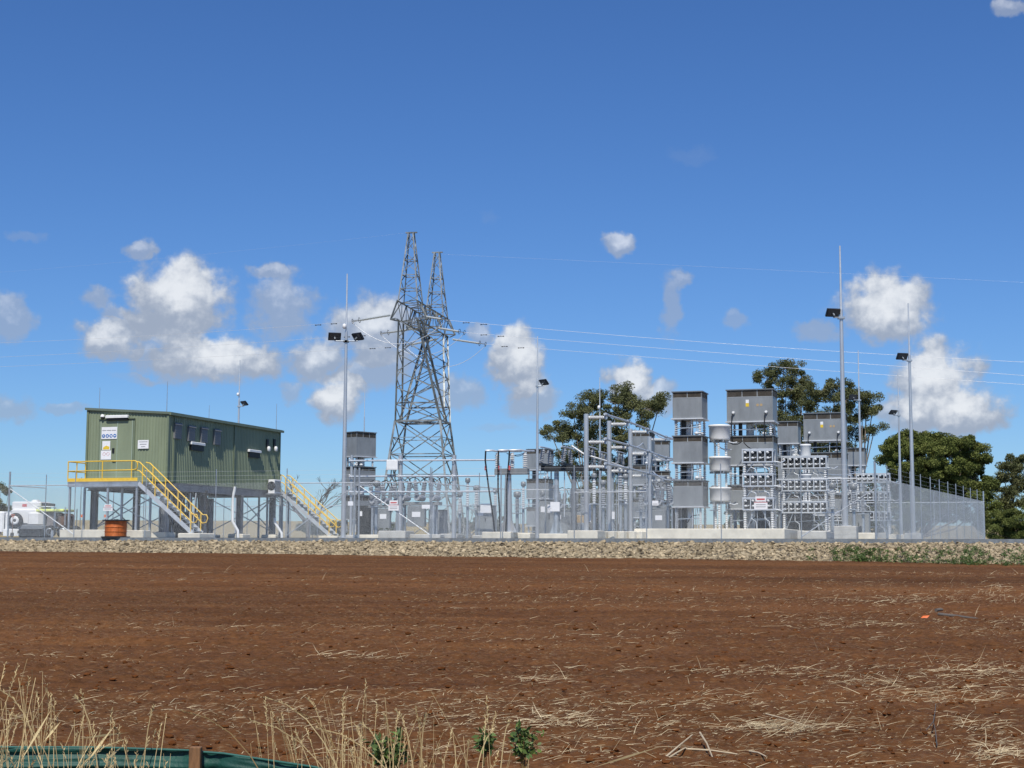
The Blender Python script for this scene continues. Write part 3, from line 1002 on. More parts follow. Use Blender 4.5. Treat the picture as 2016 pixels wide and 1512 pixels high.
def fence(name, label, A, B, posts, rails=(), braces=(), wires=True, mesh=True, thick=(), thin=.00185):
    """chain-link fence from A to B: every wire of the mesh is a real wire"""
    root = thing(name, label, "fence", A)
    Lf = (B - A).length; u = (B - A).normalized(); nrm = Vector((u.y, -u.x, 0))
    a = math.atan2(u.y, u.x)
    root.rotation_euler.z = a
    if mesh:
        wd = thin; VV = []; FF = []; c = 0
        pitch = .0707
        h = MESH_H
        n = int((Lf + h) / pitch)
        for sgn, off in ((1, .002), (-1, -.002)):
            for k in range(n):
                x0 = -h + k * pitch
                z0, z1 = 0.0, h
                xa, xb = x0, x0 + h
                if xa < 0: z0, xa = -xa, 0.0
                if xb > Lf: z1, xb = h - (xb - Lf), Lf
                if z1 - z0 < .05: continue
                if sgn < 0: xa, xb = Lf - xa, Lf - xb
                d = np.array([xb - xa, 0, z1 - z0]); d /= np.linalg.norm(d)
                s1 = np.array([-d[2], 0, d[0]]) * wd; s2 = np.array([0, wd, 0])
                p = np.array([xa, off, z0 + .05]); q = np.array([xb, off, z1 + .05])
                VV.append(np.stack([p - s1, p + s2, p + s1, p - s2, q - s1, q + s2, q + s1, q - s2]))
                FF.append(np.array([(0, 1, 5, 4), (1, 2, 6, 5), (2, 3, 7, 6), (3, 0, 4, 7)]) + c); c += 8
        npmesh("wire_mesh", np.concatenate(VV), np.concatenate(FF), M['fencewire'], root, smooth=True)
    for i, t in enumerate(posts):
        w = .05 if i in thick else .024
        MB().tube([(t, .05, 0), (t, .05, POST_H)], w, 8, w).build("post", M['galv'], root)
    for t0, t1, z in rails:
        MB().tube([(t0, .05, z), (t1, .05, z)], .024, 8).build("rail", M['galvlight'], root)
    for t0, z0, t1, z1 in braces:
        MB().tube([(t0, .07, z0), (t1, .07, z1)], .024, 8).build("brace", M['galvlight'], root)
    if wires:
        w = MB()
        for z in (MESH_H + .2, MESH_H + .42, MESH_H + .64):
            w.tube([(0, .05, z), (Lf, .05, z)], .003, 4)
        w.build("barbed_wire", M['fencewire'], root)
    return root


def tpos(A, B, px):
    return (on_line(A, B, px) - A).length


tp = lambda px: tpos(FA, FB, px)
fp = [tp(p) for p in (14, 144, 284, 422, 562, 696, 705, 846, 985, 1130, 1273, 1420, 1578, 1725)]
fence("mesh_fence", "long galvanised mesh fence with barbed wire along the front of the yard", FA, FB, fp,
      rails=[(fp[0], fp[1], MESH_H), (fp[4], fp[5], MESH_H), (fp[6], fp[7], MESH_H), (fp[12], fp[13], MESH_H), (fp[9], fp[10], MESH_H - .55)],
      braces=[(fp[0], 2.6, fp[1], .15), (fp[5], 2.6, fp[4], .1), (fp[6], 2.6, fp[7], .15), (fp[13], 2.3, fp[12], .1)], thick=(0, 5, 6, 13))
Ls = (FC - FB).length
fence("mesh_fence", "silvery mesh fence with tall bare post tops running back along the right side", FB, FC, [Ls * k / 12 for k in range(1, 13)],
      rails=[(0.1, Ls * 2 / 12, MESH_H)], braces=[(.1, 2.3, Ls / 12, .1)], thick=(11,), thin=.0021)
FD = FC - U * 66
fence("mesh_fence", "far mesh fence closing the back of the yard", FC, FD, [3.3 * k for k in range(1, 20)], rails=[(0, 66, MESH_H)], wires=False)
FL0 = on_line(FA, FB, 14)
FL1 = FL0 + V * 40
fence("mesh_fence", "mesh fence leading back from the left corner beside the white trailer", FL0, FL1, [3.4 * k for k in range(1, 12)], rails=[(0, 3.4, MESH_H)], wires=False)

IA, IB, IC = gp(850, 77.2), gp(1003, 85), gp(1276, 86)
fence("mesh_fence", "inner mesh fence slanting back from the front fence to the black-cabled column", IA, IB, [.05, 2.6, 5.2, 7.8, (IB - IA).length], rails=[(0, (IB - IA).length, MESH_H)], wires=False)
fence("mesh_fence", "inner mesh fence crossing mid yard behind the pipe bus posts", IB, IC, [2.0 * k for k in range(1, 5)], rails=[(0, (IC - IB).length, MESH_H)], wires=False)

# signs wired to the front fence
def fence_sign(px, z0, z1, w, label, red=True, sub=False):
    p = on_line(FA, FB, px)
    a = math.atan2(FU.y, FU.x)
    root = thing("warning_sign", label, "sign", p + FN * .06 + Vector((0, 0, z0)), a)
    h = z1 - z0
    if red:
        MB().b2((-w / 2, -.005, 0), (w / 2, .005, h * .56)).build("panel", M['sign'], root)
        MB().b2((-w / 2 * .8, -.005, h * .6), (w / 2 * .8, .005, h)).build("header", M['sign'], root)
        m = MB(); m.b2((-w / 2 * .6, -.009, h * .72), (w / 2 * .6, -.006, h * .84))
        m.b2((-w / 2, -.009, h * .53), (w / 2, -.006, h * .57)); m.build("red_band", M['redpaint'], root)
    else:
        MB().b2((-w / 2, -.005, 0), (w / 2, .005, h)).build("panel", M['sign'], root)
    m = MB()
    for k in range(2):
        zz = h * (.34 - .16 * k); m.b2((-w * .36, -.009, zz), (w * .36, -.006, zz + h * .035))
    m.build("lettering", M['ink'], root)


fence_sign(775, 1.35, 1.85, .55, "white warning sign with red band on the fence, crossed by the white brace")
fence_sign(1499, 1.35, 1.95, .62, "two-part white sign with red band on the fence before the capacitor racks")
fence_sign(212, 1.38, 1.72, .55, "white sign with red band on the fence in front of the cable drum")
fence_sign(1291, 1.55, 1.78, .30, "small plain white sign on the fence before the grey box tower", red=False)

# ------------------------------------------------------------------ the green switch room
D1 = 84.0
cor = gp(325, D1)
fz = at(325, 949, D1).z - PZ          # floor level above the yard
zr = at(325, 811, D1).z - PZ          # roof edge at the near corner
BW, BL = 5.08, 13.5
ROOFRISE = .34
sr = thing("switch_room", "long dark green corrugated switch room raised on steel legs", "building", cor, RZ)


def corrugated(mb, p, q, z0, z1a, z1b, out, pitch=.19, depth=.028):
    """ribbed sheet wall from p to q; z1a/z1b the top at either end"""
    p, q, out = Vector(p), Vector(q), Vector(out)
    Ln = (q - p).length; u = (q - p).normalized()
    n = max(2, round(Ln / pitch)); pt = Ln / n
    xs = []
    for i in range(n):
        for fr, dd in ((0, 0), (.5, 0), (.6, 1), (.9, 1)):
            xs.append(((i + fr) * pt, dd * depth))
    xs.append((Ln, 0))
    vs = []
    for x, dd in xs:
        b = p + u * x + out * dd
        t = x / Ln
        vs += [Vector((b.x, b.y, z0)), Vector((b.x, b.y, z1a + (z1b - z1a) * t))]
    fs = [(2 * i, 2 * i + 2, 2 * i + 3, 2 * i + 1) for i in range(len(xs) - 1)]
    mb.add(vs, fs)


w = MB()
zl = zr + ROOFRISE
corrugated(w, (-BW, 0, 0), (0, 0, 0), fz, zl - .12, zr - .12, (0, -1, 0))
corrugated(w, (0, 0, 0), (0, BL, 0), fz, zr - .12, zr - .12, (1, 0, 0))
corrugated(w, (0, BL, 0), (-BW, BL, 0), fz, zr - .12, zl - .12, (0, 1, 0))
corrugated(w, (-BW, BL, 0), (-BW, 0, 0), fz, zl - .12, zl - .12, (-1, 0, 0))
w.add([(-BW, 0, fz), (0, 0, fz), (0, BL, fz), (-BW, BL, fz)], [(3, 2, 1, 0)])
w.build("wall", M['green'], sr)
r = MB()
o = .14
vs = [(-BW - o, -o, zl + .015), (o, -o, zr), (o, BL + o, zr), (-BW - o, BL + o, zl + .015)]
r.add([*vs, *[(x, y, z - .13) for x, y, z in vs]], [(0, 1, 2, 3), (7, 6, 5, 4), (0, 4, 5, 1), (1, 5, 6, 2), (2, 6, 7, 3), (3, 7, 4, 0)])
roof = r.build("roof", M['roofmet'], sr)
g = MB(); g.b2((o + .002, -o, zr - .17), (o + .10, BL + o, zr - .03)); g.build("gutter", M['greentrim'], roof)
for x, y, zz in ((-BW, 0, zl), (0, 0, zr), (0, BL, zr), (-BW, BL, zl)):
    c = MB(); c.b2((x - .06, y - .06, fz), (x + .06, y + .06, zz - .13)); c.build("corner_trim", M['greentrim'], sr)
c = MB(); c.b2((.0, BL * .56 - .09, fz), (.07, BL * .56 + .09, zr - .17)); c.build("downpipe", M['greentrim'], sr)
c = MB(); c.b2((.0, .55, fz), (.07, .70, zr - .17)); c.build("downpipe", M['greentrim'], sr)
# floor beams: two deep edge beams and joists
for x in (-BW + .1, -.1):
    b = MB()
    b.b2((x - .012, 0.1, fz - .40), (x + .012, BL - .1, fz - .025)); b.b2((x - .1, 0.1, fz - .43), (x + .1, BL - .1, fz - .40)); b.b2((x - .1, .1, fz - .025), (x + .1, BL - .1, fz - .002))
    b.build("floor_beam", M['beam'], sr)
for y in (.1, BL - .1):
    b = MB(); b.b2((-BW + .2, y - .05, fz - .40), (-.2, y + .05, fz - .003)); b.build("floor_beam", M['beam'], sr)
jo = MB()
for k in range(1, 12):
    y = BL * k / 12; jo.b2((-BW + .2, y - .04, fz - .3), (-.2, y + .04, fz - .004))
jo.build("floor_joists", M['dark'], sr)
for y in (.35, 4.7, 9.1, 13.4):
    for x in (-BW + .35, -.35):
        l = MB(); zt = fz - .433
        l.b2((x - .16, y - .012, .35), (x + .16, y + .012, zt)); l.b2((x - .16, y - .15, .35), (x - .14, y + .15, zt)); l.b2((x + .14, y - .15, .35), (x + .16, y + .15, zt))
        l.b2((x - .25, y - .25, .31), (x + .25, y + .25, .35))
        lg = l.build("leg", M['beam'], sr)
        MB().bev((x - .5, y - .5, -.1), (x + .5, y + .5, .31), .04).build("footing", M['conc'], lg)
bx = MB()
zt, zb_ = fz - .5, .5
for (p, q) in (((-BW + .35, .35), (-.35, .35)), ((-BW + .35, .35), (-BW + .35, 4.7)), ((-.35, 9.1), (-.35, 13.4)), ((-BW + .35, 13.4), (-.35, 13.4)), ((-BW + .35, 4.7), (-.35, 4.7))):
    bx.bar((*p, zt), (*q, zb_), .05); bx.bar((*p, zb_), (*q, zt), .05)
bx.build("cross_brace", M['galv'], sr)

# front: door pair, lamp, camera, keypad
pxm = F / D1 * math.cos(AX) * 1.0
def ex(px): return (px - 325) / pxm * 1.012            # photo column -> local x on the end wall
def ez(py): return fz + (949 - py) / (F / D1)
dx0, dx1, dxm = ex(183), ex(251), ex(219)
zt = ez(826)
dr = MB(); dr.b2((dx0, -.062, fz + .05), (dxm - .008, -.03, zt)); d1 = dr.build("door", M['green'], sr)
dr = MB(); dr.b2((dxm + .008, -.062, fz + .05), (dx1, -.03, zt)); d2 = dr.build("door", M['green'], sr)
fr = MB()
for x in (dx0, dxm, dx1): fr.b2((x - .025, -.075, fz + .05), (x + .025, -.064, zt))
fr.build("door_edge_strip", mat("pale_door_edge", (.33, .40, .30), .4, .1, .06, 3), sr)
fr = MB()
fr.b2((dx0 - .14, -.055, fz), (dx0 - .03, -.029, zt + .1)); fr.b2((dx1 + .03, -.055, fz), (dx1 + .14, -.029, zt + .1)); fr.b2((dx0 - .03, -.055, zt + .012), (dx1 + .03, -.029, zt + .1))
fr.b2((dx0 - .14, -.14, zt + .102), (dx1 + .14, -.029, zt + .125)); fr.build("door_frame", M['greentrim'], sr)
h = MB(); h.b2((ex(209), -.10, ez(890)), (ex(213.5), -.063, ez(880.5))); h.build("handle", M['black'], d1)
h = MB(); h.b2((ex(210), -.11, ez(908)), (ex(217), -.063, ez(906.5))); h.build("handle", M['dark'], d1)
lm = MB(); lm.bev((ex(195), -.26, ez(820.5)), (ex(243), -.03, ez(815)), .03); lamp = lm.build("door_lamp", M['white'], sr)
lm = MB(); lm.b2((ex(197), -.2, ez(824.5)), (ex(242), -.03, ez(820.7))); lm.build("lens", M['black'], lamp)  # black block stands in for the shade under the lamp, not a lens
cm = MB(); cm.lathe([(.0, .16), (.09, .14), (.12, .05), (.12, 0)], (ex(187.5), -.15, ez(818)), 12); cm.b2((ex(187.5) - .04, -.12, ez(817)), (ex(187.5) + .04, -.03, ez(815))); cmo = cm.build("security_camera", M['white'], sr)
cm = MB(); cm.lathe([(.11, 0), (.09, -.08), (.03, -.12)], (ex(187.5), -.15, ez(818)), 12); cm.build("lens", M['black'], cmo)

# long side: vents, lamps, small lights at the far end
def ly_of(px):
    lo, hi = 0, BL
    for _ in range(40):
        m = (lo + hi) / 2
        p = cor + V * m
        if 1008 + F * p.x / p.y < px: lo = m
        else: hi = m
    return lo
def side_z(py, y):
    return at(1008, 756, 10).z * 0 + at(325 + (553 - 325) * y / BL, py, (cor + V * y).y).z - PZ
vm = mat("grey_vent", (.19, .195, .20), .55, .1, .1, 4)
for px, pya, pyb in ((346, 836, 864), (373, 841, 869), (398, 844, 872), (424, 848, 876)):
    y = ly_of(px); wv = .36
    za, zb2 = side_z(pyb, y), side_z(pya, y)
    m = MB()
    m.b2((.03, y - wv, za), (.13, y + wv, zb2))
    vo = m.build("vent", vm, sr)
    m = MB(); m.add([(.13, y - wv - .04, zb2 + .09), (.13, y + wv + .04, zb2 + .09), (.19, y + wv + .04, zb2 - .02), (.19, y - wv - .04, zb2 - .02), (.13, y - wv - .04, zb2 + .02), (.13, y + wv + .04, zb2 + .02)],
                    [(0, 3, 2, 1), (4, 5, 2, 3), (0, 4, 3), (1, 2, 5)]); m.build("hood", vm, vo)
    m = MB()
    for k in range(6):
        zz = za + (zb2 - za) * (k + .5) / 6; m.b2((.132, y - wv + .05, zz - .015), (.15, y + wv - .05, zz + .015))
    m.build("louvre", M['housecap'], vo)
for px, py in ((385, 875.5), (498, 890)):
    y = ly_of(px); z = side_z(py, y); wv = .78
    m = MB(); m.bev((.03, y - wv, z - .02), (.20, y + wv, z + .13), .03); lo_ = m.build("wall_lamp", M['white'], sr)
    m = MB(); m.b2((.03, y - wv + .08, z - .34), (.14, y + wv - .08, z - .022)); m.build("lens", M['black'], lo_)  # black box stands in for dark casing and cast shade below the lamp
for px in (524, 538):
    y = ly_of(px); z0_, z1_ = side_z(889, y), side_z(865, y)
    m = MB(); m.b2((.03, y - .1, z0_ + .25), (.12, y + .1, z1_)); lo_ = m.build("junction_box", M['dark'], sr)
    m = MB(); m.lathe([(.03, 0), (.11, .04), (.11, .25), (.06, .32)], (.18, y, z0_), 10); m.build("bulb", M['white'], lo_)
for px, pya in ((172, 757), (317, 750)):
    x = ex(px) if px < 320 else -.1
    m = MB(); z = at(px, pya, D1).z - PZ; m.tube([(x, .2, zr), (x, .2, z)], .02, 6, .012); m.build("lightning_rod", M['galv'], sr)
for px, pya, x, y in ((420, 798, -BW + .15, BL - .2), (546, 795, -.15, BL - .2)):
    p = cor + U * x + V * y
    z = at(px, pya, p.y).z - PZ; m = MB(); m.tube([(x, y, zr), (x, y, z)], .02, 6, .012); m.build("lightning_rod", M['galv'], sr)
# white drain pipes below the wall and black cables dropping through the floor
def pipe(px_list, name, material, r_, y, xo=.12):
    pts = []
    for dxx, zz in px_list: pts.append((xo + dxx, y, zz))
    MB().tube(pts, r_, 8).build(name, material, sr)
yq = BL * .56
pipe([(0, fz + .05), (-.02, fz - .12), (-.42 + .3, fz - .55), (-.12, fz - .8), (-.12, 1.05), (.25, .5), (.28, 0)], "drain_pipe", M['whitepipe'], .085, yq)
yq = BL - .5
pipe([(-.1, 1.35), (-.1, 1.1), (.4, .4), (.42, 0)], "drain_pipe", M['whitepipe'], .085, yq)
cb_ = MB()
for k in range(34):
    x = rng.uniform(-1.9, .1); y = rng.uniform(2.0, 4.4)
    cb_.tube([(x, y, fz - .3), (x + rng.gauss(0, .05), y + rng.gauss(0, .05), fz * .5), (x + rng.gauss(0, .22), y + rng.gauss(0, .2), .1)], rng.choice((.03, .045, .06)), 6)
cb_.build("cable_riser", M['black'], sr)
cb_ = MB()
for k in range(9):
    x = rng.uniform(-1.4, .3); y = rng.uniform(1.7, 3.0)
    cb_.tube([(x, y, fz - .5), (x + rng.gauss(0, .05), y, fz * .5), (x + rng.gauss(0, .12), y, .05)], .035, 6)
cb_.build("conduit", M['galvlight'], sr)
cb_ = MB(); cb_.b2((-2.0, 2.9, .05), (-1.1, 3.9, 2.1)); cb_.b2((-.75, 3.0, .05), (-.2, 3.9, 1.5)); cb_.build("junction_cabinet", M['dark'], sr)


# signs on the end wall (top-level: they hang on it)
def wall_sign(name, label, px0, py0, px1, py1, build):
    x0, x1 = ex(px0), ex(px1); z0, z1 = ez(py1), ez(py0)
    rt = thing(name, label, "sign", cor + U * ((x0 + x1) / 2) - V * .085 + Vector((0, 0, z0)), RZ)
    build(rt, x1 - x0, z1 - z0)


def s1(rt, w, h):
    MB().b2((-w / 2, -.006, 0), (w / 2, .006, h)).build("panel", M['sign'], rt)
    m = MB()
    for k in range(3):
        for q in range(6):
            x = -w * .44 + w * .30 * k + q * w * .045
            m.b2((x, -.010, h * .69), (x + w * .032, -.007, h * .745))
    m.build("lettering", M['ink'], rt)
    for k in range(4):
        c = (-w * .36 + k * w * .24, -.008, h * .26)
        MB().lathe([(w * .105, 0), (w * .105, .004)], c, 18, (0, -1, 0), False).build("blue_disc", M['bluepaint'], rt)
    m = MB()
    for k, pts in enumerate((((-.04, .02, .04, .05), (-.05, -.03, .05, -.01)), ((-.03, -.05, .03, .04),), ((-.02, -.05, .05, .03), (-.05, .03, 0, .05)), ((-.05, -.02, .05, .03),))):
        cx = -w * .36 + k * w * .24
        for a in pts: m.b2((cx + a[0] * w * 1.1, -.0155, h * .26 + a[1] * w * 1.1), (cx + a[2] * w * 1.1, -.0125, h * .26 + a[3] * w * 1.1))
    m.build("pictogram", M['sign'], rt)


def s2(rt, w, h):
    MB().b2((-w / 2, -.006, 0), (w / 2, .006, h)).build("panel", M['sign'], rt)
    m = MB(); m.add([(-w * .40, -.009, h * .06), (w * .40, -.009, h * .06), (w * .42, -.009, h * .36), (0, -.009, h * .50), (-w * .36, -.009, h * .30)], [(0, 1, 2, 3, 4)]); m.build("yellow_mark", M['yellowsign'], rt)


def s3(rt, w, h):
    MB().b2((-w / 2, -.006, 0), (w / 2, .006, h)).build("panel", M['sign'], rt)
    for cx in (-.17, .2):
        m = MB(); a = w * .17; c = Vector((cx * w, -.010, h * .62))
        P = [c + Vector((0, 0, a)), c + Vector((a, 0, 0)), c + Vector((0, 0, -a)), c + Vector((-a, 0, 0))]
        for i in range(4): m.bar(P[i], P[(i + 1) % 4], .012, .004)
        m.build("hazard_diamond", M['redpaint'], rt)


def s4(rt, w, h):
    MB().b2((-w / 2, -.006, 0), (w / 2, .006, h)).build("panel", M['sign'], rt)
    m = MB()
    for z, wd_ in ((.76, .78), (.48, .62), (.2, .40)): m.b2((-w * wd_ / 2, -.010, h * z), (w * wd_ / 2, -.007, h * (z + .055)))
    m.build("lettering", M['ink'], rt)


wall_sign("safety_sign", "large white sign with four blue discs on the green door", 185, 838, 218.5, 862, s1)
wall_sign("warning_sign", "white and yellow sign in the middle of the green door", 187.5, 866, 204.5, 884, s2)
wall_sign("warning_sign", "white sign with faint red diamonds, lowest on the green door", 185, 885, 207, 903, s3)
wall_sign("notice_board", "white notice with three grey lines on the green end wall right of the door", 263.5, 865.5, 286.5, 882.5, s4)


# ------------------------------------------------------------------ stairs with yellow rails
def stairway(label, loc, plat, run, n_tr, width, bottom=.25, rails_front=True):
    """local x runs down the stair; platform plat=(x0,x1,y0,y1) at floor level, stair from x=0 to run"""
    rt = thing("access_stairway", label, "stairs", loc, RZ)
    x0, x1, y0, y1 = plat
    MB().b2((x0, y0, fz - .10), (x1, y1, fz - .02)).build("deck", M['galv'], rt)
    m = MB(); m.b2((x0, y0 - .02, fz - .02), (x1 - .02, y0 + .0, fz + .17)); m.b2((x0 - .02, y0, fz - .02), (x0, y1, fz + .17)); m.build("toe_board", M['yellow'], rt)
    m = MB(); m.b2((x0, y0 - .01, fz - .30), (x1, y0 + .06, fz - .102)); m.b2((x0, y1 - .08, fz - .30), (x1, y1 - .01, fz - .102)); m.build("deck_beam", M['galv'], rt)
    for x in (x0 + .1, (x0 + x1) / 2 + .3, x1 - .1):
        for y in (y0 + .1, y1 - .15):
            MB().b2((x - .05, y - .05, 0.0), (x + .05, y + .05, fz - .302)).build("leg", M['galv'], rt)
    t = .033
    # guard rail of the platform
    gr = MB(); hr = 1.08
    xe = x1 - .05
    bend = [(xe - .22, hr), (xe - .08, hr - .03), (xe, hr - .13), (xe, hr - .38), (xe - .08, hr - .46), (xe - .3, hr - .49)]
    gr.tube([(x0, y1, fz + hr), (x0, y0, fz + hr), (x0 + .02, y0, fz + hr), *[(x, y0, fz + z) for x, z in bend], (x0, y0, fz + .56), (x0, y1, fz + .56)], t, 7)
    for x in (x0, x0 + (xe - x0) * .5, xe - .35):
        gr.tube([(x, y0, fz - .02), (x, y0, fz + hr)], t, 7)
    gr.tube([(x0, y1, fz - .02), (x0, y1, fz + hr)], t, 7); gr.tube([(x0, (y0 + y1) / 2, fz - .02), (x0, (y0 + y1) / 2, fz + hr)], t, 7)
    gr.build("guard_rail", M['yellow'], rt)
    # flight
    sy0, sy1 = y0 + .05, y0 + .05 + width
    zb = bottom
    for y in (sy0, sy1):
        MB().bar((x1, y, fz - .12), (run, y, zb), .05, .22).build("stringer", M['galvlight'], rt)
    for k in range(n_tr):
        f = (k + .5) / n_tr
        x = x1 + (run - x1) * f; z = fz - .05 + (zb - fz + .05) * f
        m = MB(); m.b2((x - .13, sy0 + .03, z - .02), (x + .13, sy1 - .03, z + .015)); m.build("tread", M['galv'], rt)
    for y in (sy0, sy1):
        hm = MB()
        A_ = Vector((x1 + .05, y, fz + 1.0)); B_ = Vector((run, y, zb + 1.0))
        up = Vector((0, 0, -.46))
        hm.tube([A_ + Vector((-.25, 0, .05)), A_, A_.lerp(B_, .5), B_, B_ + Vector((.24, 0, -.02)), B_ + Vector((.32, 0, -.2)), B_ + Vector((.22, 0, -.42)), B_ + up, A_ + up, A_ + up + Vector((-.3, 0, .05))], t, 7)
        for f in (.06, .3, .54, .78, .97):
            p = A_.lerp(B_, f); hm.tube([p - Vector((0, 0, 1.0)), p], t, 7)
        hm.build("handrail", M['yellow'], rt)
    MB().bev((run - .7, sy0 - .3, -.05), (run + .6, sy1 + .3, bottom), .04).build("footing", M['conc'], rt)
    return rt


stairway("yellow-railed stair and landing at the door end of the green switch room", cor, (-5.08, -.72, -1.75, -.10), 2.62, 13, 1.05)
endp = cor + V * BL
stairway("second yellow-railed stair coming down from the far end of the green switch room", endp, (-1.6, .1, .20, 1.6), 3.5, 13, 1.05)
# low concrete blocks under the stair foot and along the legs
def block(label, px, Y, w, d, h, m='conc', rz=RZ, name="concrete_block", group=None):
    mb = MB(); mb.bev((-w / 2, -d / 2, -.05), (w / 2, d / 2, h), .03)
    o = mb.build(name, M[m], None, gp(px, Y), rz)
    return tag(o, label, "concrete block", group)


block("wide low concrete footing under the yellow-railed landing", 175, 82.9, 3.1, .9, .42)
block("short concrete footing right of the orange cable drum", 268, 82.4, 1.3, .8, .40)

# air conditioner on its bracket at the far corner
p = cor + V * (BL - 1.3) + U * .09
ac = thing("air_conditioner", "white air conditioner on a bracket at the far corner of the switch room", "air conditioner", p + Vector((0, 0, fz - .30)), RZ)
MB().bev((.06, -.45, .1), (.5, .45, .95), .03).build("case", M['white'], ac)
MB().lathe([(.28, 0), (.28, .01)], (.29, -.455, .55), 16, (0, -1, 0)).build("fan_grille", M['dark'], ac)
m = MB(); m.b2((.505, -.38, .2), (.515, .38, .85)); m.build("front_grille", M['house'], ac)
m = MB(); m.b2((-.05, -.5, .02), (.62, .5, .098)); m.build("bracket", M['beam'], ac)

# ------------------------------------------------------------------ cable drum
dr = thing("cable_drum", "orange cable drum standing on its end below the landing", "cable drum", gp(227.5, 80.6), 0)
for z0, z1, r_ in ((.0, .055, .74), (.86, .915, .70)):
    m = MB(); m.lathe([(r_, z0), (r_, z1)], (0, 0, 0), 28, None, False); m.build("flange", M['dark'], dr)
m = MB(); pr = []
for k in range(14):
    z = .056 + .80 * k / 14
    pr += [(.545, z), (.575 + (.03 if k in (4, 8) else 0), z + .029), (.545, z + .057)]
m.lathe(pr, (0, 0, 0), 28); m.build("wound_cable", M['orange'], dr)
m = MB(); m.lathe([(.12, .916), (.12, .95), (.07, .95), (.07, .93)], (0, 0, 0), 14); m.build("hub", M['dark'], dr)

# ------------------------------------------------------------------ white trailer and plant at the left edge
YT = 88.0
S = YT / F
def tz(py): return at(70, py, YT).z
def tx(px): return gp(px, YT).x
t0 = gp(75, YT)
tr = thing("service_trailer", "white service trailer carrying a spare wheel and lime-green covered tools", "trailer", (t0.x, t0.y, PZ), R(-6))
lx = lambda px: (px - 75) * S
lz = lambda py: (1060.5 - py) * S
m = MB(); m.bev((lx(30), -.9, lz(1032)), (lx(82), .9, lz(1004)), .1); m.build("body", M['white'], tr)
m = MB(); m.bev((lx(62), -1.0, lz(1034)), (lx(96), .7, lz(1006)), .22); m.build("tank", M['white'], tr)
m = MB(); m.bev((lx(29), -.7, lz(1004) + .005), (lx(88), .8, lz(990)), .06); m.build("tool_box", M['white'], tr)
m = MB(); m.b2((lx(51), -.712, lz(1000)), (lx(60), -.703, lz(995))); m.build("label_plate", M['redpaint'], tr)
m = MB(); m.bev((lx(62), -.25, lz(990) + .005), (lx(74), .25, lz(986)), .05); m.build("beacon", M['white'], tr)
m = MB(); m.b2((lx(88) + .01, -.6, lz(998)), (lx(99), .6, lz(993))); m.build("engine_cowl", M['dark'], tr)
m = MB(); m.bev((lx(28), -1.0, lz(1043)), (lx(100), 1.0, lz(1035)), .05); m.build("chassis", M['beam'], tr)
c0 = Vector((lx(43), -1.02, lz(1027)))
m = MB(); m.lathe([(.25, -.12), (.40, -.10), (.43, 0), (.40, .10), (.25, .12)], c0, 26, (0, -1, 0)); sw = m.build("spare_wheel", M['tyre'], tr)
m = MB(); m.lathe([(.25, .0), (.25, .125), (.14, .135), (.05, .11)], c0, 22, (0, -1, 0)); m.build("rim", M['white'], sw)
m = MB(); m.bev((lx(82), -.95, lz(1009)), (lx(138), .8, lz(1004.5)), .05); m.build("lime_cover", M['hiviz'], tr)
m = MB()
for x in (98, 121, 141): m.bar((lx(x), -.9, lz(1045)), (lx(x), -.9, lz(1001)), .05); m.bar((lx(x), .8, lz(1045)), (lx(x), .8, lz(1003)), .05)
m.tube([(lx(85), -.9, lz(1000)), (lx(117), -.9, lz(1000)), (lx(119), -.9, lz(1003)), (lx(119), -.9, lz(1040))], .03, 7)
m.bar((lx(98), -.9, lz(1040)), (lx(141), -.9, lz(1040)), .06); m.bar((lx(98), .8, lz(1040)), (lx(141), .8, lz(1040)), .06)
m.build("rack_frame", M['galv'], tr)
m = MB(); m.bev((lx(100), -.75, lz(1038)), (lx(119), .7, lz(1010)), .12); m.build("canvas_load", mat("grey_canvas", (.20, .18, .18), .9, 0, .3, 4), tr)
m = MB(); m.bev((lx(122), -.75, lz(1038)), (lx(140), .7, lz(1013)), .1); m.build("mixed_load", M['rust'], tr)
for x, y in ((112, -.95), (138, -.95), (112, .9), (138, .9)):
    c0 = Vector((lx(x), y, .36))
    m = MB(); m.lathe([(.2, -.1), (.34, -.09), (.36, 0), (.34, .09), (.2, .1)], c0, 22, (0, -1, 0)); ww = m.build("wheel", M['tyre'], tr)
    m = MB(); m.lathe([(.2, 0), (.2, .105), (.06, .09)], c0, 16, (0, -1, 0)); m.build("rim", M['galv'], ww)
m = MB(); m.b2((lx(48), -.8, 0), (lx(90), .8, lz(1043.2))); m.build("black_under_block", M['black'], tr)  # plain black block filling the gap between ground and chassis
m = MB(); m.b2((lx(116), -1.08, .01), (lx(121), -1.06, .42)); m.build("mud_flap", M['white'], tr)

t0 = gp(12, 89)
ut = thing("utility_truck", "white truck body at the left edge beside the spare wheel", "truck", (t0.x, t0.y, PZ), R(-6))
S2 = 89 / F
lx2 = lambda px: (px - 12) * S2
m = MB(); m.bev((lx2(-50), -.1, .35), (lx2(7), 1.8, lz(1008)), .08); m.build("cab", M['white'], ut)
m = MB(); m.bev((lx2(9), -.1, .30), (lx2(47), 1.8, lz(1011)), .08); m.build("tray_box", M['white'], ut)
m = MB(); m.bev((lx2(10), -.35, .12), (lx2(45), -.11, lz(1043)), .03); m.build("side_bin", M['white'], ut)
m = MB(); m.lathe([(.2, -.1), (.36, -.09), (.38, 0), (.36, .09), (.2, .1)], (lx2(-20), -.12, .38), 20, (0, -1, 0)); m.build("wheel", M['tyre'], ut)
m = MB(); m.b2((lx2(40), -.37, .28), (lx2(44), -.352, .42)); m.build("lock_plate", M['dark'], ut)

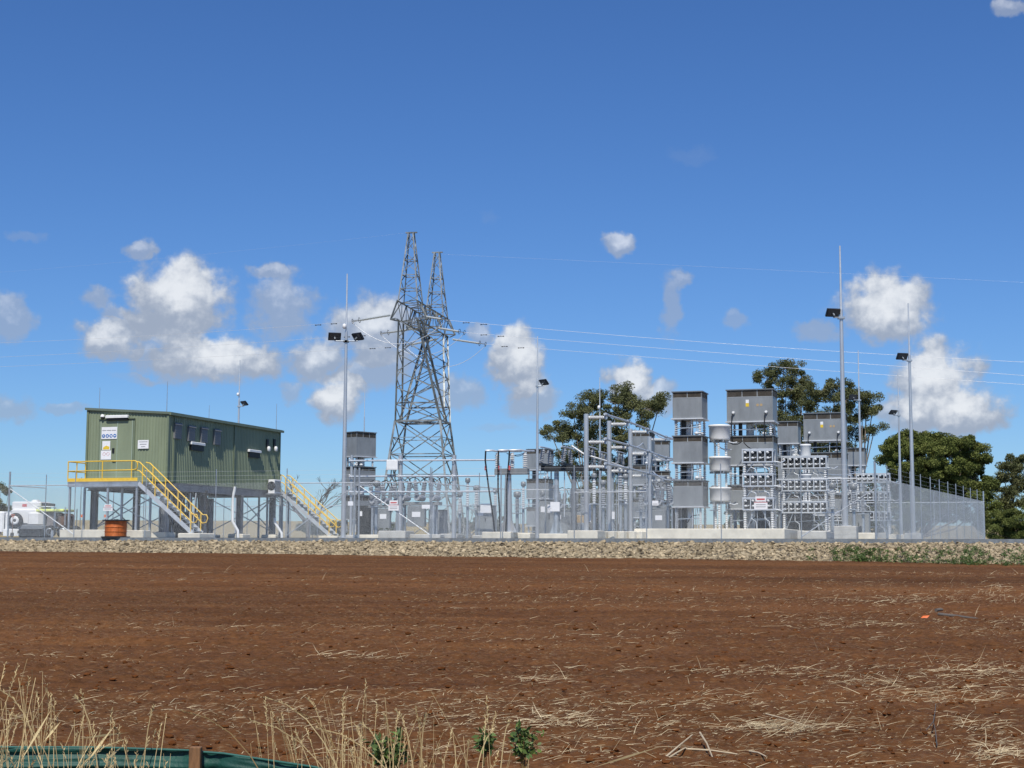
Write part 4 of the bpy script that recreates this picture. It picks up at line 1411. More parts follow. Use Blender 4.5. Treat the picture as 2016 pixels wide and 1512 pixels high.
sh = thing("shovel", "orange-handled shovel leaning by the white truck", "shovel", gp(23.5, 86.2), R(-6))
m = MB(); m.tube([(0, 0, .25), (-.02, .08, 1.15)], .02, 7); m.build("shaft", M['rust'], sh)
m = MB(); m.tube([(-.1, .08, 1.28), (-.06, .08, 1.15), (.02, .08, 1.15), (.06, .08, 1.28), (-.1, .08, 1.28)], .018, 6); m.build("handle", M['orangebright'], sh)
m = MB(); m.add([(-.1, 0, .28), (.1, 0, .28), (.11, -.02, .1), (0, -.03, 0), (-.11, -.02, .1), (0, .03, .2)], [(0, 5, 1), (1, 5, 2), (2, 5, 3), (3, 5, 4), (4, 5, 0)]); m.build("blade", M['dark'], sh)
# ------------------------------------------------------------------ steel lattice tower
TC = Vector((-10.2, 176.0, 0)); TA = math.atan2(-.2, .98)
TC.z = float(ground_base(TC.x, TC.y))
tow = thing("lattice_tower", "tall steel lattice transmission tower with two pointed peaks", "pylon", TC, TA)
zw, zb0, zb1, zp = 16.0 - TC.z, 26.9 - TC.z, 29.0 - TC.z, 36.85 - TC.z


def lacing(mb, A0, A1, B0, B1, n, w, cross=True, rungs=False):
    A0, A1, B0, B1 = map(Vector, (A0, A1, B0, B1))
    for i in range(n):
        a, b = A0.lerp(A1, i / n), B0.lerp(B1, i / n)
        c, d = A0.lerp(A1, (i + 1) / n), B0.lerp(B1, (i + 1) / n)
        if cross:
            mb.ang(a, d, w); mb.ang(b, c, w)
        elif i % 2: mb.ang(a, d, w)
        else: mb.ang(b, c, w)
        if rungs and i: mb.ang(a, b, w)


def cage(name, bot, top, n, wl, wb, cross=True, rungs=False, parent=tow):
    mb = MB()
    for p, q in zip(bot, top): mb.ang(p, q, wl)
    for i in range(4):
        j = (i + 1) % 4
        lacing(mb, bot[i], top[i], bot[j], top[j], n, wb, cross, rungs)
    return mb, (lambda: mb.build(name, M['tower'], parent))


def rect(hx, y0, y1, z): return [(-hx, y0, z), (hx, y0, z), (hx, y1, z), (-hx, y1, z)]


WX, WY = 2.65, 2.3
base, waist = rect(4.45, -4.0, 4.0, 0), rect(WX, -WY, WY, zw)
mb = MB()
nl = [0, .42, .74, 1.0]
for p, q in zip(base, waist): mb.ang(p, q, .22)
for i in range(4):
    j = (i + 1) % 4
    for k in range(3):
        f0, f1 = nl[k], nl[k + 1]
        a0, a1 = Vector(base[i]).lerp(Vector(waist[i]), f0), Vector(base[i]).lerp(Vector(waist[i]), f1)
        b0, b1 = Vector(base[j]).lerp(Vector(waist[j]), f0), Vector(base[j]).lerp(Vector(waist[j]), f1)
        mb.ang(a0, b1, .105); mb.ang(b0, a1, .105); mb.ang(a1, b1, .105)
        x = (a0 + b1) / 2 * .5 + (b0 + a1) / 2 * .5
        for t in (.5,):
            mb.ang(a0.lerp(a1, t), a0.lerp(b1, .5), .07); mb.ang(b0.lerp(b1, t), b0.lerp(a1, .5), .07)
        mb.ang(a0.lerp(a1, .5), a0.lerp(b1, .25), .09); mb.ang(b0.lerp(b1, .5), b0.lerp(a1, .25), .09)
for i in range(4): mb.bar(waist[i], waist[(i + 1) % 4], .12, .2)
mb.ang(waist[0], waist[2], .12); mb.ang(waist[1], waist[3], .12)
mb.build("tower_body", M['tower'], tow)
for sg in (-1, 1):
    bot = [(-WX, sg * WY, zw), (WX, sg * WY, zw), (WX, -sg * .5, zw), (-WX, -sg * .5, zw)]
    top = [(-1.1, sg * 6.9, zb0), (1.1, sg * 6.9, zb0), (1.1, sg * 4.9, zb0), (-1.1, sg * 4.9, zb0)]
    mb = MB()
    for k, (p, q) in enumerate(zip(bot, top)): mb.ang(p, q, .19)
    lacing(mb, bot[0], top[0], bot[1], top[1], 6, .10)
    lacing(mb, bot[3], top[3], bot[2], top[2], 4, .08, False)
    lacing(mb, bot[0], top[0], bot[3], top[3], 7, .075, False); lacing(mb, bot[1], top[1], bot[2], top[2], 7, .075, False)
    a, b = Vector(bot[0]).lerp(Vector(top[0]), .18), Vector(bot[1]).lerp(Vector(top[1]), .18)
    mb.ang(a, b, .16)
    mb.build("tower_arm", M['tower'], tow)
    pb = rect(1.1, sg * 5.9 - 1.15, sg * 5.9 + 1.15, zb1); pt = rect(.28, sg * 5.9 - .28, sg * 5.9 + .28, zp)
    mb = MB()
    for p, q in zip(pb, pt): mb.ang(p, q, .13)
    for i in range(4):
        lacing(mb, pb[i], pt[i], pb[(i + 1) % 4], pt[(i + 1) % 4], 7, .065, False)
        for f in (.18, .38, .6): mb.ang(Vector(pb[i]).lerp(Vector(pt[i]), f), Vector(pb[(i + 1) % 4]).lerp(Vector(pt[(i + 1) % 4]), f), .09)
    mb.box((0, sg * 5.9, zp + .05), (1.3, .3, .12))
    mb.build("tower_peak", M['tower'], tow)
# bridge beam: deep box truss with pointed ends
mb = MB()
bx_, bl = 1.1, 7.4
chords = [(-bx_, zb0), (bx_, zb0), (bx_, zb1), (-bx_, zb1)]
for i, (x, z) in enumerate(chords):
    zz = z if z == zb0 else z
    mb.ang((x, -bl, z), (x, bl, z), .18)
n = 8
for (a, b_) in (((-bx_, zb0), (-bx_, zb1)), ((bx_, zb0), (bx_, zb1)), ((-bx_, zb0), (bx_, zb0)), ((-bx_, zb1), (bx_, zb1))):
    lacing(mb, (a[0], -bl, a[1]), (a[0], bl, a[1]), (b_[0], -bl, b_[1]), (b_[0], bl, b_[1]), n, .075, False, True)
for sg in (-1, 1):
    for s0 in (-6.6, 0, 6.6):
        tip = Vector((sg * 2.1, s0, zb0 + .1))
        for p in ((sg * bx_, s0 - 1.3, zb0), (sg * bx_, s0 + 1.3, zb0), (sg * bx_, s0 - .8, zb1), (sg * bx_, s0 + .8, zb1)): mb.ang(p, tip, .13)
mb.build("bridge_beam", M['tower'], tow)


def w2t(p):
    return Matrix.Rotation(-TA, 3, 'Z') @ (Vector(p) - TC)


M['disc'] = mat("pale_disc_insulator", (.50, .53, .53), .3, 0, .1, 6)
STR = [((770, 620, 170), (692, 633, 171)), ((830, 645, 176), (748, 657, 177)), ((862, 667, 182.5), (797, 681, 183.3)),
       ((830, 622, 169.6), (880, 630, 168.6)), ((858, 645, 175.6), (916, 655, 174.4)), ((890, 668, 182), (958, 678, 180.8))]
ends = []
for a, b_ in STR:
    p, q = w2t(at(*a)), w2t(at(*b_))
    d = (q - p)
    mb = MB()
    for off in (-.13, .13):
        o = Vector((0, off, 0)); P, Q = p + o + d * .03, p + o + d * .80
        Lq = (Q - P).length; pr = []
        k_ = int(Lq / .16)
        for i in range(k_):
            z = Lq * i / k_; pr += [(.045, z), (.13, z + .05), (.12, z + .08), (.045, z + .13)]
        mb.lathe(pr, P, 8, Q - P, False)
    mb.bar(p, p + d * .06, .08); mb.bar(p + d * .8, q, .05)
    st = mb.build("insulator_string", M['disc'], tow)
    rg = MB(); c = p + d * .86; ax = d.normalized(); a_, b2_ = rg._fr(d)
    for cc, rr in ((p + d * .80, .30), (p + d * .97, .26)):
        rg.tube([cc + (a_ * math.cos(t) + b2_ * math.sin(t)) * rr for t in (2 * math.pi * k / 16 for k in range(17))], .028, 5)
    rg.bar(p + d * .80 + a_ * .3, p + d * .97 + a_ * .26, .04); rg.bar(p + d * .80 - a_ * .3, p + d * .97 - a_ * .26, .04)
    rg.build("guard_ring", M['dark'], st)
    ends.append(Vector(at(*b_)))
# jumper loops from one side's strings to the other
for i in range(3):
    a, b_ = w2t(ends[i]), w2t(ends[i + 3])
    pts = [a.lerp(b_, k / 14) + Vector((0, 0, -4 * 2.6 * (k / 14) * (1 - k / 14))) for k in range(15)]
    MB().tube(pts, .028, 5).build("jumper_loop", M['wire'], tow)


def power_line(label, pts, r=.0155, damper=True):
    """pts: (px, py, Y) seen in the photo, in order; a smooth sagging span through them and on beyond the frame"""
    P = [Vector(at(*p)) for p in pts]
    rt = thing("power_line", label, "wire", P[0], 0, "wires strung from the steel tower")
    # parabola through the points in the line's own vertical plane
    d = (P[-1] - P[0]); hl = Vector((d.x, d.y, 0)).length; hu = Vector((d.x, d.y, 0)).normalized()
    s = [Vector((p.x - P[0].x, p.y - P[0].y, 0)).dot(hu) for p in P]; z = [p.z - P[0].z for p in P]
    if len(P) > 2: cf = np.polyfit(s, z, 2)
    else:
        cf = [0.0004, (z[1] / s[1]) - .0004 * s[1], 0]
    Lx = hl * 1.35
    q = [hu * t + Vector((0, 0, float(np.polyval(cf, t)))) for t in np.linspace(0, Lx, 40)]
    MB().tube(q, r, 5, cap=False).build("conductor", M['wire'], rt)
    if damper:
        m = MB()
        for t in (2.2, 4.2):
            c = hu * t + Vector((0, 0, float(np.polyval(cf, t)) - .10)); m.bar(c - hu * .32, c + hu * .32, .05); m.box(c - hu * .3, (.16, .1, .1)); m.box(c + hu * .3, (.16, .1, .1)); m.bar(c, c + Vector((0, 0, .1)), .04)
        m.build("damper", M['dark'], rt)


power_line("highest of the three conductors running right from the tower", [(880, 630, 168.6), (1160, 656, 165), (1580, 687, 160), (2016, 713, 155)])
power_line("middle of the three conductors running right from the tower", [(916, 655, 174.4), (1160, 674, 171), (1580, 709, 166), (2016, 739, 160)])
power_line("lowest of the three conductors running right from the tower", [(958, 678, 180.8), (1160, 694, 178), (1580, 727, 172), (2016, 757, 166)])
power_line("highest of the three conductors running left from the tower", [(692, 633, 171), (400, 655, 178), (0, 675, 188)], .012)
power_line("middle of the three conductors running left from the tower", [(748, 657, 177), (400, 680, 184), (0, 703, 194)], .012)
power_line("lowest of the three conductors running left from the tower", [(797, 681, 183.3), (500, 699, 190), (0, 722, 201)], .012)
power_line("thin earth wire running right from the farther tower peak", [(861, 500, 182), (1300, 520, 174), (2016, 556, 163)], .0045, False)
power_line("thin earth wire running left from the nearer tower peak", [(803, 458, 170), (500, 492, 177), (0, 536, 189)], .003, False)


# ------------------------------------------------------------------ lamp poles with spikes
def lamp_pole(label, px, Y, top_py, floods, r0=.17, flood_py=None, plinth=None, sensor=False, split=.22, fs=1.0):
    b = gp(px, Y)
    rt = thing("lamp_pole", label, "lamp pole", b)
    H = at(px, top_py, Y).z - PZ
    z0 = plinth or 0
    lean = 0
    mb = MB(); zs = H * (1 - split)
    mb.tube([(0, 0, z0), (0, 0, z0 + (zs - z0) * .5), (0, 0, zs)], r0, 14, r0 * .56)
    mb.box((0, 0, z0 + .02), (r0 * 3.2, r0 * 3.2, .04))
    mb.build("pole", M['pole'], rt)
    MB().tube([(0, 0, zs), (0, 0, H)], r0 * .40, 10, r0 * .26).build("lightning_spike", M['galvlight'], rt)
    if flood_py:
        zf = at(px, flood_py, Y).z - PZ
        for (sg, yaw, tilt, out) in floods:
            ar = MB(); ar.tube([(0, -r0 * .8, zf), (sg * out, -r0 * .8 - .05, zf)], .03, 7); ar.box((0, 0, zf), (r0 * 2.1, r0 * 2.1, .10)); ar.build("bracket", M['galv'], rt)
            fl = MB(); e = Euler((tilt, 0, yaw)).to_matrix()
            def xf(lo, hi, m=fl):
                k = MB(); k.b2(lo, hi); m.add([Vector((sg * out, -.1, zf + .24 * fs)) + e @ (Vector(p) * fs) for p in k.v], k.f)
            xf((-.33, -.21, -.05), (.33, .21, .05)); xf((-.24, -.14, .052), (.24, .14, .09))
            f_ = fl.build("floodlight", M['black'], rt)
            gl = MB(); xf((-.28, -.17, -.062), (.28, .17, -.052), gl); gl.build("lens", M['lampglass'], f_)
            yk = MB(); xf((-.03, -.02, -.26), (.03, .02, -.065), yk); yk.build("yoke", M['galv'], f_)
    if sensor:
        zf = at(px, sensor, Y).z - PZ
        m = MB(); m.lathe([(.03, 0), (.10, .05), (.10, .22), (.04, .27)], (-r0 * .7, -r0 * 1.0, zf), 10); m.build("sensor", M['white'], rt)
    return rt


lamp_pole("tall lamp pole with twin black floodlights beside the second yellow-railed stair", 675.5, 80, 539, [(-1, R(12), R(-52), .60), (1, R(-42), R(-52), .62)], .130, 672, None, 648)
lamp_pole("tallest lamp pole in front of the capacitor racks, on a big concrete block", 1664.5, 73.0, 484, [(-1, R(10), R(-50), .42)], .145, 626, .62)
lamp_pole("lamp pole standing behind the side mesh fence at the right, before the round tree", 1799, 90.5, 597, [(-1, R(12), R(-50), .46)], .13, 710, .5)
lamp_pole("shorter far lamp pole left of the one inside the side mesh fence", 1775, 103, 735, [(-1, R(30), R(-42), .40)], .10, 818, None, fs=.85)
lamp_pole("far lamp pole behind the rightmost grey box, spike faint against the sky", 1697, 112, 690, [(-1, R(6), R(-66), .46)], .115, 788, None, fs=.9)
lamp_pole("slim lamp pole in mid yard before the gum tree, floodlight on its right", 1057.5, 100, 662, [(1, R(-50), R(-48), .42)], .115, 760, None)
lamp_pole("far lamp pole showing above the roof of the green switch room", 464.5, 122, 709, [(1, R(-45), R(-45), .44)], .12, 800, None, 780)
lamp_pole("bare spiked mast rising before the gum tree behind the pipe bus posts", 1181.5, 108, 743, [], .10, None, None, 806)
lamp_pole("thin bare mast behind the left-hand stack of grey boxes", 714, 122, 752, [], .07, None, None)

def free_block(label, px, Y, w, d, h, m, rz=RZ, cat="concrete block"):
    block(label, px, Y, w, d, h, m, rz)


block("big square concrete block carrying the tallest lamp pole", 1666, 73.0, 1.05, 1.05, .62, 'concgrey')
block("concrete block under the lamp pole behind the side mesh fence", 1799, 90.5, 1.0, 1.0, .5, 'concgrey')


# ------------------------------------------------------------------ stacks of grey equipment boxes
def housing(rt, w, d, z0, z1, nv, ns, marks=False, overhang=.065):
    """one sheet-metal box: walls, louvre band under the lid, lid, bottom flange"""
    vb = (z1 - z0) * .24
    mb = MB()
    mb.b2((-w / 2, -d / 2, z0 + .06), (w / 2, d / 2, z1 - vb))
    mb.b2((-w / 2 + .06, -d / 2 + .06, z1 - vb), (w / 2 - .06, d / 2 - .06, z1 - .055))
    for x, y in ((-1, -1), (1, -1), (1, 1), (-1, 1)):
        mb.box((x * (w / 2 - .005), y * (d / 2 - .005), (z0 + z1) / 2), (.045, .045, z1 - z0 - .12))
    h = mb.build("housing", M['house'], rt)
    m = MB(); m.b2((-w / 2 - overhang, -d / 2 - overhang, z1 - .05), (w / 2 + overhang, d / 2 + overhang, z1)); m.b2((-w / 2 + .1, -d / 2 + .1, z1 + .001), (w / 2 - .1, d / 2 - .1, z1 + .02)); m.build("roof_cap", M['housecap'], h)
    m = MB(); m.b2((-w / 2 - .09, -d / 2 - .09, z0), (w / 2 + .09, d / 2 + .09, z0 + .055)); m.build("base_flange", M['flange'], h)
    def vents(n, half, fix, axis):
        for sg in (-1, 1):
            wv = 2 * half / n
            for k in range(n):
                lo = -half + k * wv + .03; hi = lo + wv - .06
                m = MB()
                za, zb_ = z1 - vb + .03, z1 - .075
                for q in range(7):
                    zz = za + (zb_ - za) * (q + .5) / 7
                    if axis == 0: m.box(((lo + hi) / 2, sg * (fix - .012), zz), (hi - lo, .035, (zb_ - za) / 7 * .8), (sg * -.5, 0, 0))
                    else: m.box((sg * (fix - .012), (lo + hi) / 2, zz), (.035, hi - lo, (zb_ - za) / 7 * .8), (0, sg * .5, 0))
                m.build("vent_panel", M['vent'], h)
    vents(nv, w / 2, d / 2, 0); vents(ns, d / 2, w / 2, 1)
    m = MB()
    for sg in (-1, 1):
        for k in range(nv + 1):
            x = -w / 2 + w * k / nv; m.box((x, sg * (d / 2 - .012), z1 - vb / 2 - .02), (.035, .03, vb - .06))
        for k in range(ns + 1):
            y = -d / 2 + d * k / ns; m.box((sg * (w / 2 - .012), y, z1 - vb / 2 - .02), (.03, .035, vb - .06))
        m.box((0, sg * (d / 2 - .008), z1 - vb + .008), (w, .03, .035)); m.box((sg * (w / 2 - .008), 0, z1 - vb + .008), (.03, d, .035))
    m.build("vent_frame", M['mull'], h)
    if marks:
        zc = z0 + (z1 - z0) * .55
        m = MB(); m.b2((-.20, -d / 2 - .008, zc + .05), (-.04, -d / 2 - .002, zc + .22)); m.build("white_decal", M['sign'], h)
        m = MB(); m.b2((-.20, -d / 2 - .008, zc - .13), (-.04, -d / 2 - .002, zc + .045)); m.build("warning_decal", M['yellowsign'], h)
        m = MB()
        for x in (.40, .58): m.lathe([(.07, 0), (.07, .006)], (x, -d / 2 - .002, zc - .06), 10, (0, -1, 0)); 
        m.build("orange_mark", M['copper'], h)
        for x in (-w * .36, w * .36):
            m = MB(); m.lathe([(.08, 0), (.09, .05), (.06, .12)], (x, -d / 2, z0 + .48), 10, (0, -1, .2)); b_ = m.build("bushing", M['inswhite'], h)
            m = MB(); m.tube([(x, -d / 2 - .1, z0 + .46), (x - .06, -d / 2 - .17, z0 + .3), (x - .08, -d / 2 - .14, z0 - .4), (x - .05, -d / 2 - .1, z0 - .95)], .028, 6); m.build("lead", M['black'], h)
    return h


def box_stack(label, px, Y, w, d, levels, nv=2, ns=2, marks=False, rz=RZ, base_z=.5, coil=True):
    rt = thing("box_stack", label, "equipment stack", gp(px, Y), rz, "stacks of grey louvred boxes on insulators")
    prev = base_z
    for i, (z0, z1) in enumerate(levels):
        housing(rt, w, d, z0, z1, nv, ns, marks and i == len(levels) - 1)
        hg = z0 - prev
        for x in (-1, 1):
            for y in (-1, 1):
                c = (x * (w / 2 - .13), y * (d / 2 - .13), prev + .001)
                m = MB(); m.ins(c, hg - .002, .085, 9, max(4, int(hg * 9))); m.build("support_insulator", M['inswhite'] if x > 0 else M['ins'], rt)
        m = MB(); m.b2((-w * .30, -.10, prev + .001), (-w * .30 + .17, .10, z0 - .001)); m.build("support_post", M['dark'], rt)
        if coil:
            m = MB(); m.lathe([(.18, 0), (.2, .02), (.2, hg - .05), (.18, hg - .03)], (-w * .06, .15, prev + .01), 14); m.build("arrester", M['white' if i == len(levels) - 1 else 'galvlight'], rt)
        for sx_ in (-.46, .12, .30):
            m = MB(); m.tube([(sx_ * w, -d * .42, prev + .01), (sx_ * w + .03, -d * .44, prev + hg * .5), (sx_ * w, -d * .42, z0 - .005)], .024, 6); m.build("riser_pipe", M['galvlight'], rt)
        m = MB(); m.bar((-w * .42, -d * .38, prev + hg * .45), (w * .42, -d * .38, prev + hg * .5), .05); m.build("tie_bar", M['galv'], rt)
        m = MB(); m.tube([(-.1, -d * .3, prev + .3), (.15, -d * .35, prev + hg * .62), (w * .42, -d * .35, prev + hg * .66)], .022, 6); m.build("connecting_lead", M['black'], rt)
        if i < len(levels) - 1:
            for x, y in ((.3, -.42), (.42, -.2)):
                m = MB(); m.lathe([(.03, 0), (.11, .04), (.13, .1), (.05, .16)], (x * w, y * d, z1 + .021), 9); m.build("corona_cap", M['inswhite'], rt)
        prev = z1 + .02
    return rt


SM = [(1.52, 2.86), (3.66, 5.03), (5.82, 7.20)]
BG = [(1.50, 2.75), (3.70, 5.22), (5.90, 7.58)]
box_stack("nearest three-tier stack of two-vent grey boxes, right of the pipe bus posts", 1361, 75.6, 1.42, 1.42, SM)
box_stack("tall three-tier stack of wide three-vent grey boxes with yellow decal, highest in the yard", 1484, 78.2, 2.30, 1.5, BG, 3, 2, True)
box_stack("three-tier stack of wide grey boxes half hidden by the tallest lamp pole", 1629, 91.5, 2.35, 1.6, BG, 3, 2, True, coil=False)
box_stack("narrow three-tier stack of grey boxes between the two wide ones, tree behind", 1557, 93, 1.2, 1.3, SM, 2, 2)
box_stack("farthest right stack of grey boxes, just left of the round tree", 1690, 117, 1.25, 1.3, SM, 2, 2, coil=False)
box_stack("leftmost stack of grey boxes, behind the twin-lamp pole", 707, 100, 1.15, 1.6, [(1.3, 2.9), (3.5, 4.75), (5.35, 7.0)], 2, 3, False, RZ - R(26))
box_stack("far stack of grey boxes behind the slim mid-yard lamp pole", 1063, 119, 1.75, 1.3, [(1.2, 2.7), (3.3, 4.85), (5.5, 7.15)], 2, 2, coil=False)
box_stack("stack of grey boxes seen between the last two pipe bus posts", 1268, 102, 1.15, 1.6, SM, 2, 2)
box_stack("stack of grey boxes just left of the nearest box tower", 1304, 110, 1.1, 1.5, SM, 2, 2, rz=RZ + R(10), coil=False)
block("long pale concrete plinth under the nearest box tower and racks", 1424, 78.6, 7.35, 8.2, .5, 'conc')
block("concrete plinth end, its shade painted in as grey, beside the tallest lamp pole's block", 1606, 76.5, 1.4, 3.2, .40, 'concgrey')  # grey colour stands in for the shaded right end of the long plinth
block("far concrete plinth under the wide stack behind the tallest lamp pole", 1625, 91.5, 4.6, 4.0, .48, 'conc')
block("low pale concrete slab right of the big square block", 1711, 74.2, 1.7, 1.2, .32, 'conc')


# ------------------------------------------------------------------ white coil towers
def coil_stack(label, px, Y, r, tiers, base_z=.5):
    rt = thing("coil_stack", label, "reactor", gp(px, Y), RZ, "stacked white coils on insulators")
    prev = base_z
    for (z0, z1) in tiers:
        m = MB(); h = z1 - z0
        m.lathe([(r * .55, 0), (r * .93, .0), (r * .95, .03), (r, h * .12), (r * 1.0, h * .84), (r * 1.06, h * .86), (r * 1.07, h * .97), (r * .98, h), (r * .55, h)], (0, 0, z0), 26)
        c = m.build("coil", M['coil'], rt)
        m = MB()
        for a in (0, math.pi / 3, 2 * math.pi / 3):
            m.bar((-math.cos(a) * r * 1.0, -math.sin(a) * r * 1.0, z0 - .06), (math.cos(a) * r * 1.0, math.sin(a) * r * 1.0, z0 - .06), .05, .10)
        m.build("spider_arm", M['galv'], c)
        for k in range(3):
            a = k * 2.1 + .5
            m = MB(); m.ins((math.cos(a) * r * .6, math.sin(a) * r * .6, prev + .001), z0 - .11 - prev, .075, 9, max(3, int((z0 - prev) * 8))); m.build("support_insulator", M['inswhite'], rt)
        m = MB(); m.tube([(r * .9, -.1, z0 - .1), (r * 1.35, -.15, z0 - .16), (r * 1.7, -.1, z0 - .12)], .03, 6); m.build("terminal_bar", M['galvlight'], rt)
        prev = z1 + .005
    return rt


CT = [(1.85, 2.55), (3.34, 4.06), (4.88, 5.63)]
coil_stack("near tower of three big white coils beside the nearest box tower", 1419, 76.0, .52, CT)
coil_stack("slimmer far tower of white coils behind the six-can capacitor rack", 1589, 90, .30, [(1.7, 2.35), (3.2, 3.9), (4.85, 5.65)])
coil_stack("far tower of white coils half hidden behind the narrow box stack", 1567, 97, .42, [(1.9, 2.6), (3.35, 4.1), (5.0, 5.75)])


# ------------------------------------------------------------------ capacitor racks
def cap_rack(label, px, Y, w, d, levels, ncan, rz=RZ, base_z=.5):
    rt = thing("capacitor_rack", label, "capacitor rack", gp(px, Y), rz, "galvanised racks of capacitor cans")
    prev = base_z
    for (z0, z1) in levels:
        m = MB(); h = z1 - z0
        for y in (-d / 2, d / 2):
            m.b2((-w / 2, y - .03, z1 - .075), (w / 2, y + .03, z1)); m.b2((-w / 2, y - .03, z0), (w / 2, y + .03, z0 + .06))
            for k in range(ncan + 1):
                x = -w / 2 + .03 + (w - .06) * k / ncan
                m.b2((x - .025, y - .025, z0 + .062), (x + .025, y + .025, z1 - .077))
        for x in (-w / 2 + .03, w / 2 - .03):
            for z in (z0 + .03, z1 - .037): m.b2((x - .028, -d / 2 + .032, z - .028), (x + .028, d / 2 - .032, z + .028))
        m.build("frame", M['galvlight'], rt)
        for k in range(ncan):
            x = -w / 2 + .03 + (w - .06) * (k + .5) / ncan; cw = (w - .06) / ncan
            c = MB(); c.bev((x - cw * .36, -d / 2 + .10, z0 + .09), (x + cw * .36, d / 2 - .08, z1 - .12), .02)
            can = c.build("capacitor_can", M['dark'], rt)
            for dz in (.34, .70):
                b_ = MB(); b_.ins((x - cw * .12, -d / 2 + .095, z0 + h * dz), .17, .06, 8, 3, (-.25, -1, .25 if dz > .5 else -.1)); b_.build("bushing", M['inswhite'], can)
            b_ = MB(); b_.tube([(x - cw * .3, -d / 2 - .07, z0 + h * .36), (x, -d / 2 - .09, z0 + h * .30), (x + cw * .36, -d / 2 - .05, z0 + h * .38)], .022, 5); b_.build("jumper", M['galvlight'], can)
        for x in (-w / 2 + .1, w / 2 - .1):
            for y in (-d / 2 + .1, d / 2 - .1):
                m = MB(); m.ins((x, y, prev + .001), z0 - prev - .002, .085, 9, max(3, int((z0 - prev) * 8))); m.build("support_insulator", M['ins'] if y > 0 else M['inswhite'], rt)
        hg = z0 - prev
        m = MB()
        for sx_ in (-1, 1):
            m.bar((sx_ * (w / 2 - .2), -d / 2 + .1, prev + .02), (sx_ * (w / 2 - .55), -d / 2 + .1, z0 - .01), .035)
        m.bar((-w / 2 + .15, d / 2 - .1, prev + hg * .5), (w / 2 - .15, d / 2 - .1, prev + hg * .62), .04)
        m.build("strut", M['galv'], rt)
        for sx_ in (-.22, .2):
            m = MB(); m.tube([(sx_ * w, -d / 2 + .12, z0 - .005), (sx_ * w, -d / 2 + .1, prev + hg * .55), (sx_ * w + .22, -d / 2 + .02, prev + hg * .4), (sx_ * w + .25, -d / 2 + .05, prev + .02)], .022, 6); m.build("riser_pipe", M['galvlight'], rt)
        m = MB(); m.tube([(w / 2 + .02, -d / 2, z0 + .05), (w / 2 + .38, -d / 2 - .05, z0 - .02), (w / 2 + .5, 0, z0 + .1)], .03, 6); m.build("terminal_bar", M['galvlight'], rt)
        prev = z1 + .005
    return rt


CL = [(1.39, 2.02), (2.53, 3.18), (3.70, 4.38)]
cap_rack("near capacitor rack with four cans a tier, behind the two-part fence sign", 1496, 75.0, 1.52, .8, CL, 4)
cap_rack("wide capacitor rack with seven cans a tier, left of the tallest lamp pole", 1587, 80.5, 2.35, .8, CL, 7)
cap_rack("far capacitor rack seen through the right fence corner", 1722, 98, 2.1, .8, [(1.35, 1.95), (2.6, 3.2), (3.75, 4.35)], 6)
cap_rack("dark far capacitor rack behind the tallest lamp pole", 1655, 100, 1.6, .8, [(1.35, 1.95), (2.6, 3.2), (3.75, 4.35)], 5)
block("grey concrete plinth under the wide capacitor rack", 1590, 80.6, 3.2, 2.0, .48, 'concgrey')
block("concrete plinth under the far capacitor racks at the right fence corner", 1690, 99, 6.0, 2.4, .48, 'conc')


# ------------------------------------------------------------------ pipe bus: posts with horizontal insulators
BUSZ = [3.46, 4.66, 5.86]
posts = []
for i, (px, Y, lab) in enumerate(((1154.5, 74.6, "foremost pipe bus post, tallest-looking, before the gum tree"), (1200, 78.6, "second pipe bus post from the front"),
                                  (1242, 83.8, "third pipe bus post from the front"), (1280, 89.6, "rearmost pipe bus post, nearest the box towers"))):
    b = gp(px, Y)
    rt = thing("bus_post", lab, "bus post", b, RZ + R(14), "pipe bus posts with three side insulators")
    m = MB(); m.tube([(0, 0, .35), (0, 0, 3), (0, 0, 6.03)], .118, 16); m.box((0, 0, .37), (.5, .5, .04)); m.build("post", M['pole'], rt)
    for z in BUSZ:
        m = MB(); m.ins((.118, 0, z), .767, .11, 10, 9, (1, 0, 0)); m.build("side_insulator", M['inswhite'], rt)
        m = MB(); m.b2((.89, -.08, z - .09), (1.02, .08, z + .09)); m.bar((.28, 0, z - .2), (.28, 0, z + .2), .03); m.build("clamp", M['galv'], rt)
    rt["posx"] = 0
    del rt["posx"]
    posts.append((b, RZ + R(14)))
for z, lab in zip(BUSZ, ("lowest pipe busbar run past the pipe bus posts", "middle pipe busbar run past the pipe bus posts", "topmost pipe busbar run past the pipe bus posts")):
    tips = [p + Vector((math.cos(a) * .955, math.sin(a) * .955, z + .14)) for p, a in posts]
    ext = tips[-1] + (tips[-1] - tips[0]).normalized() * 5 + U * .8
    rt = thing("busbar", lab, "busbar", tips[0])
    m = MB(); m.tube([t - tips[0] for t in [tips[0] - (tips[1] - tips[0]) * .06, *tips, ext]], .055, 8); m.build("pipe", M['galvlight'], rt)
    for t in tips:
        m = MB(); m.lathe([(.08, -.12), (.10, -.08), (.10, .08), (.08, .12)], t - tips[0], 8, tips[1] - tips[0]); m.build("clamp", M['galv'], rt)
block("pale concrete block under the foremost pipe bus post", 1154, 74.6, 1.5, 1.4, .38, 'conc')
for k, (px, Y, lab) in enumerate(((1200, 78.6, "concrete footing of the second pipe bus post"), (1242, 83.8, "concrete footing of the third pipe bus post"), (1280, 89.6, "concrete footing of the rearmost pipe bus post"))):
    block(lab, px, Y, 1.0, 1.0, .34, 'conc')
for k, px in enumerate((1190, 1213, 1232, 1253, 1268)):
    mb = MB(); mb.bev((-.17, -.55, -.05), (.17, .55, .36), .03)
    tag(mb.build("concrete_block", M['conc'], None, gp(px, 75.4 + k * .1), RZ + R(-14)), "narrow concrete kerb block in the close row of five before the pipe bus posts", "concrete block", "narrow kerb blocks in a row")

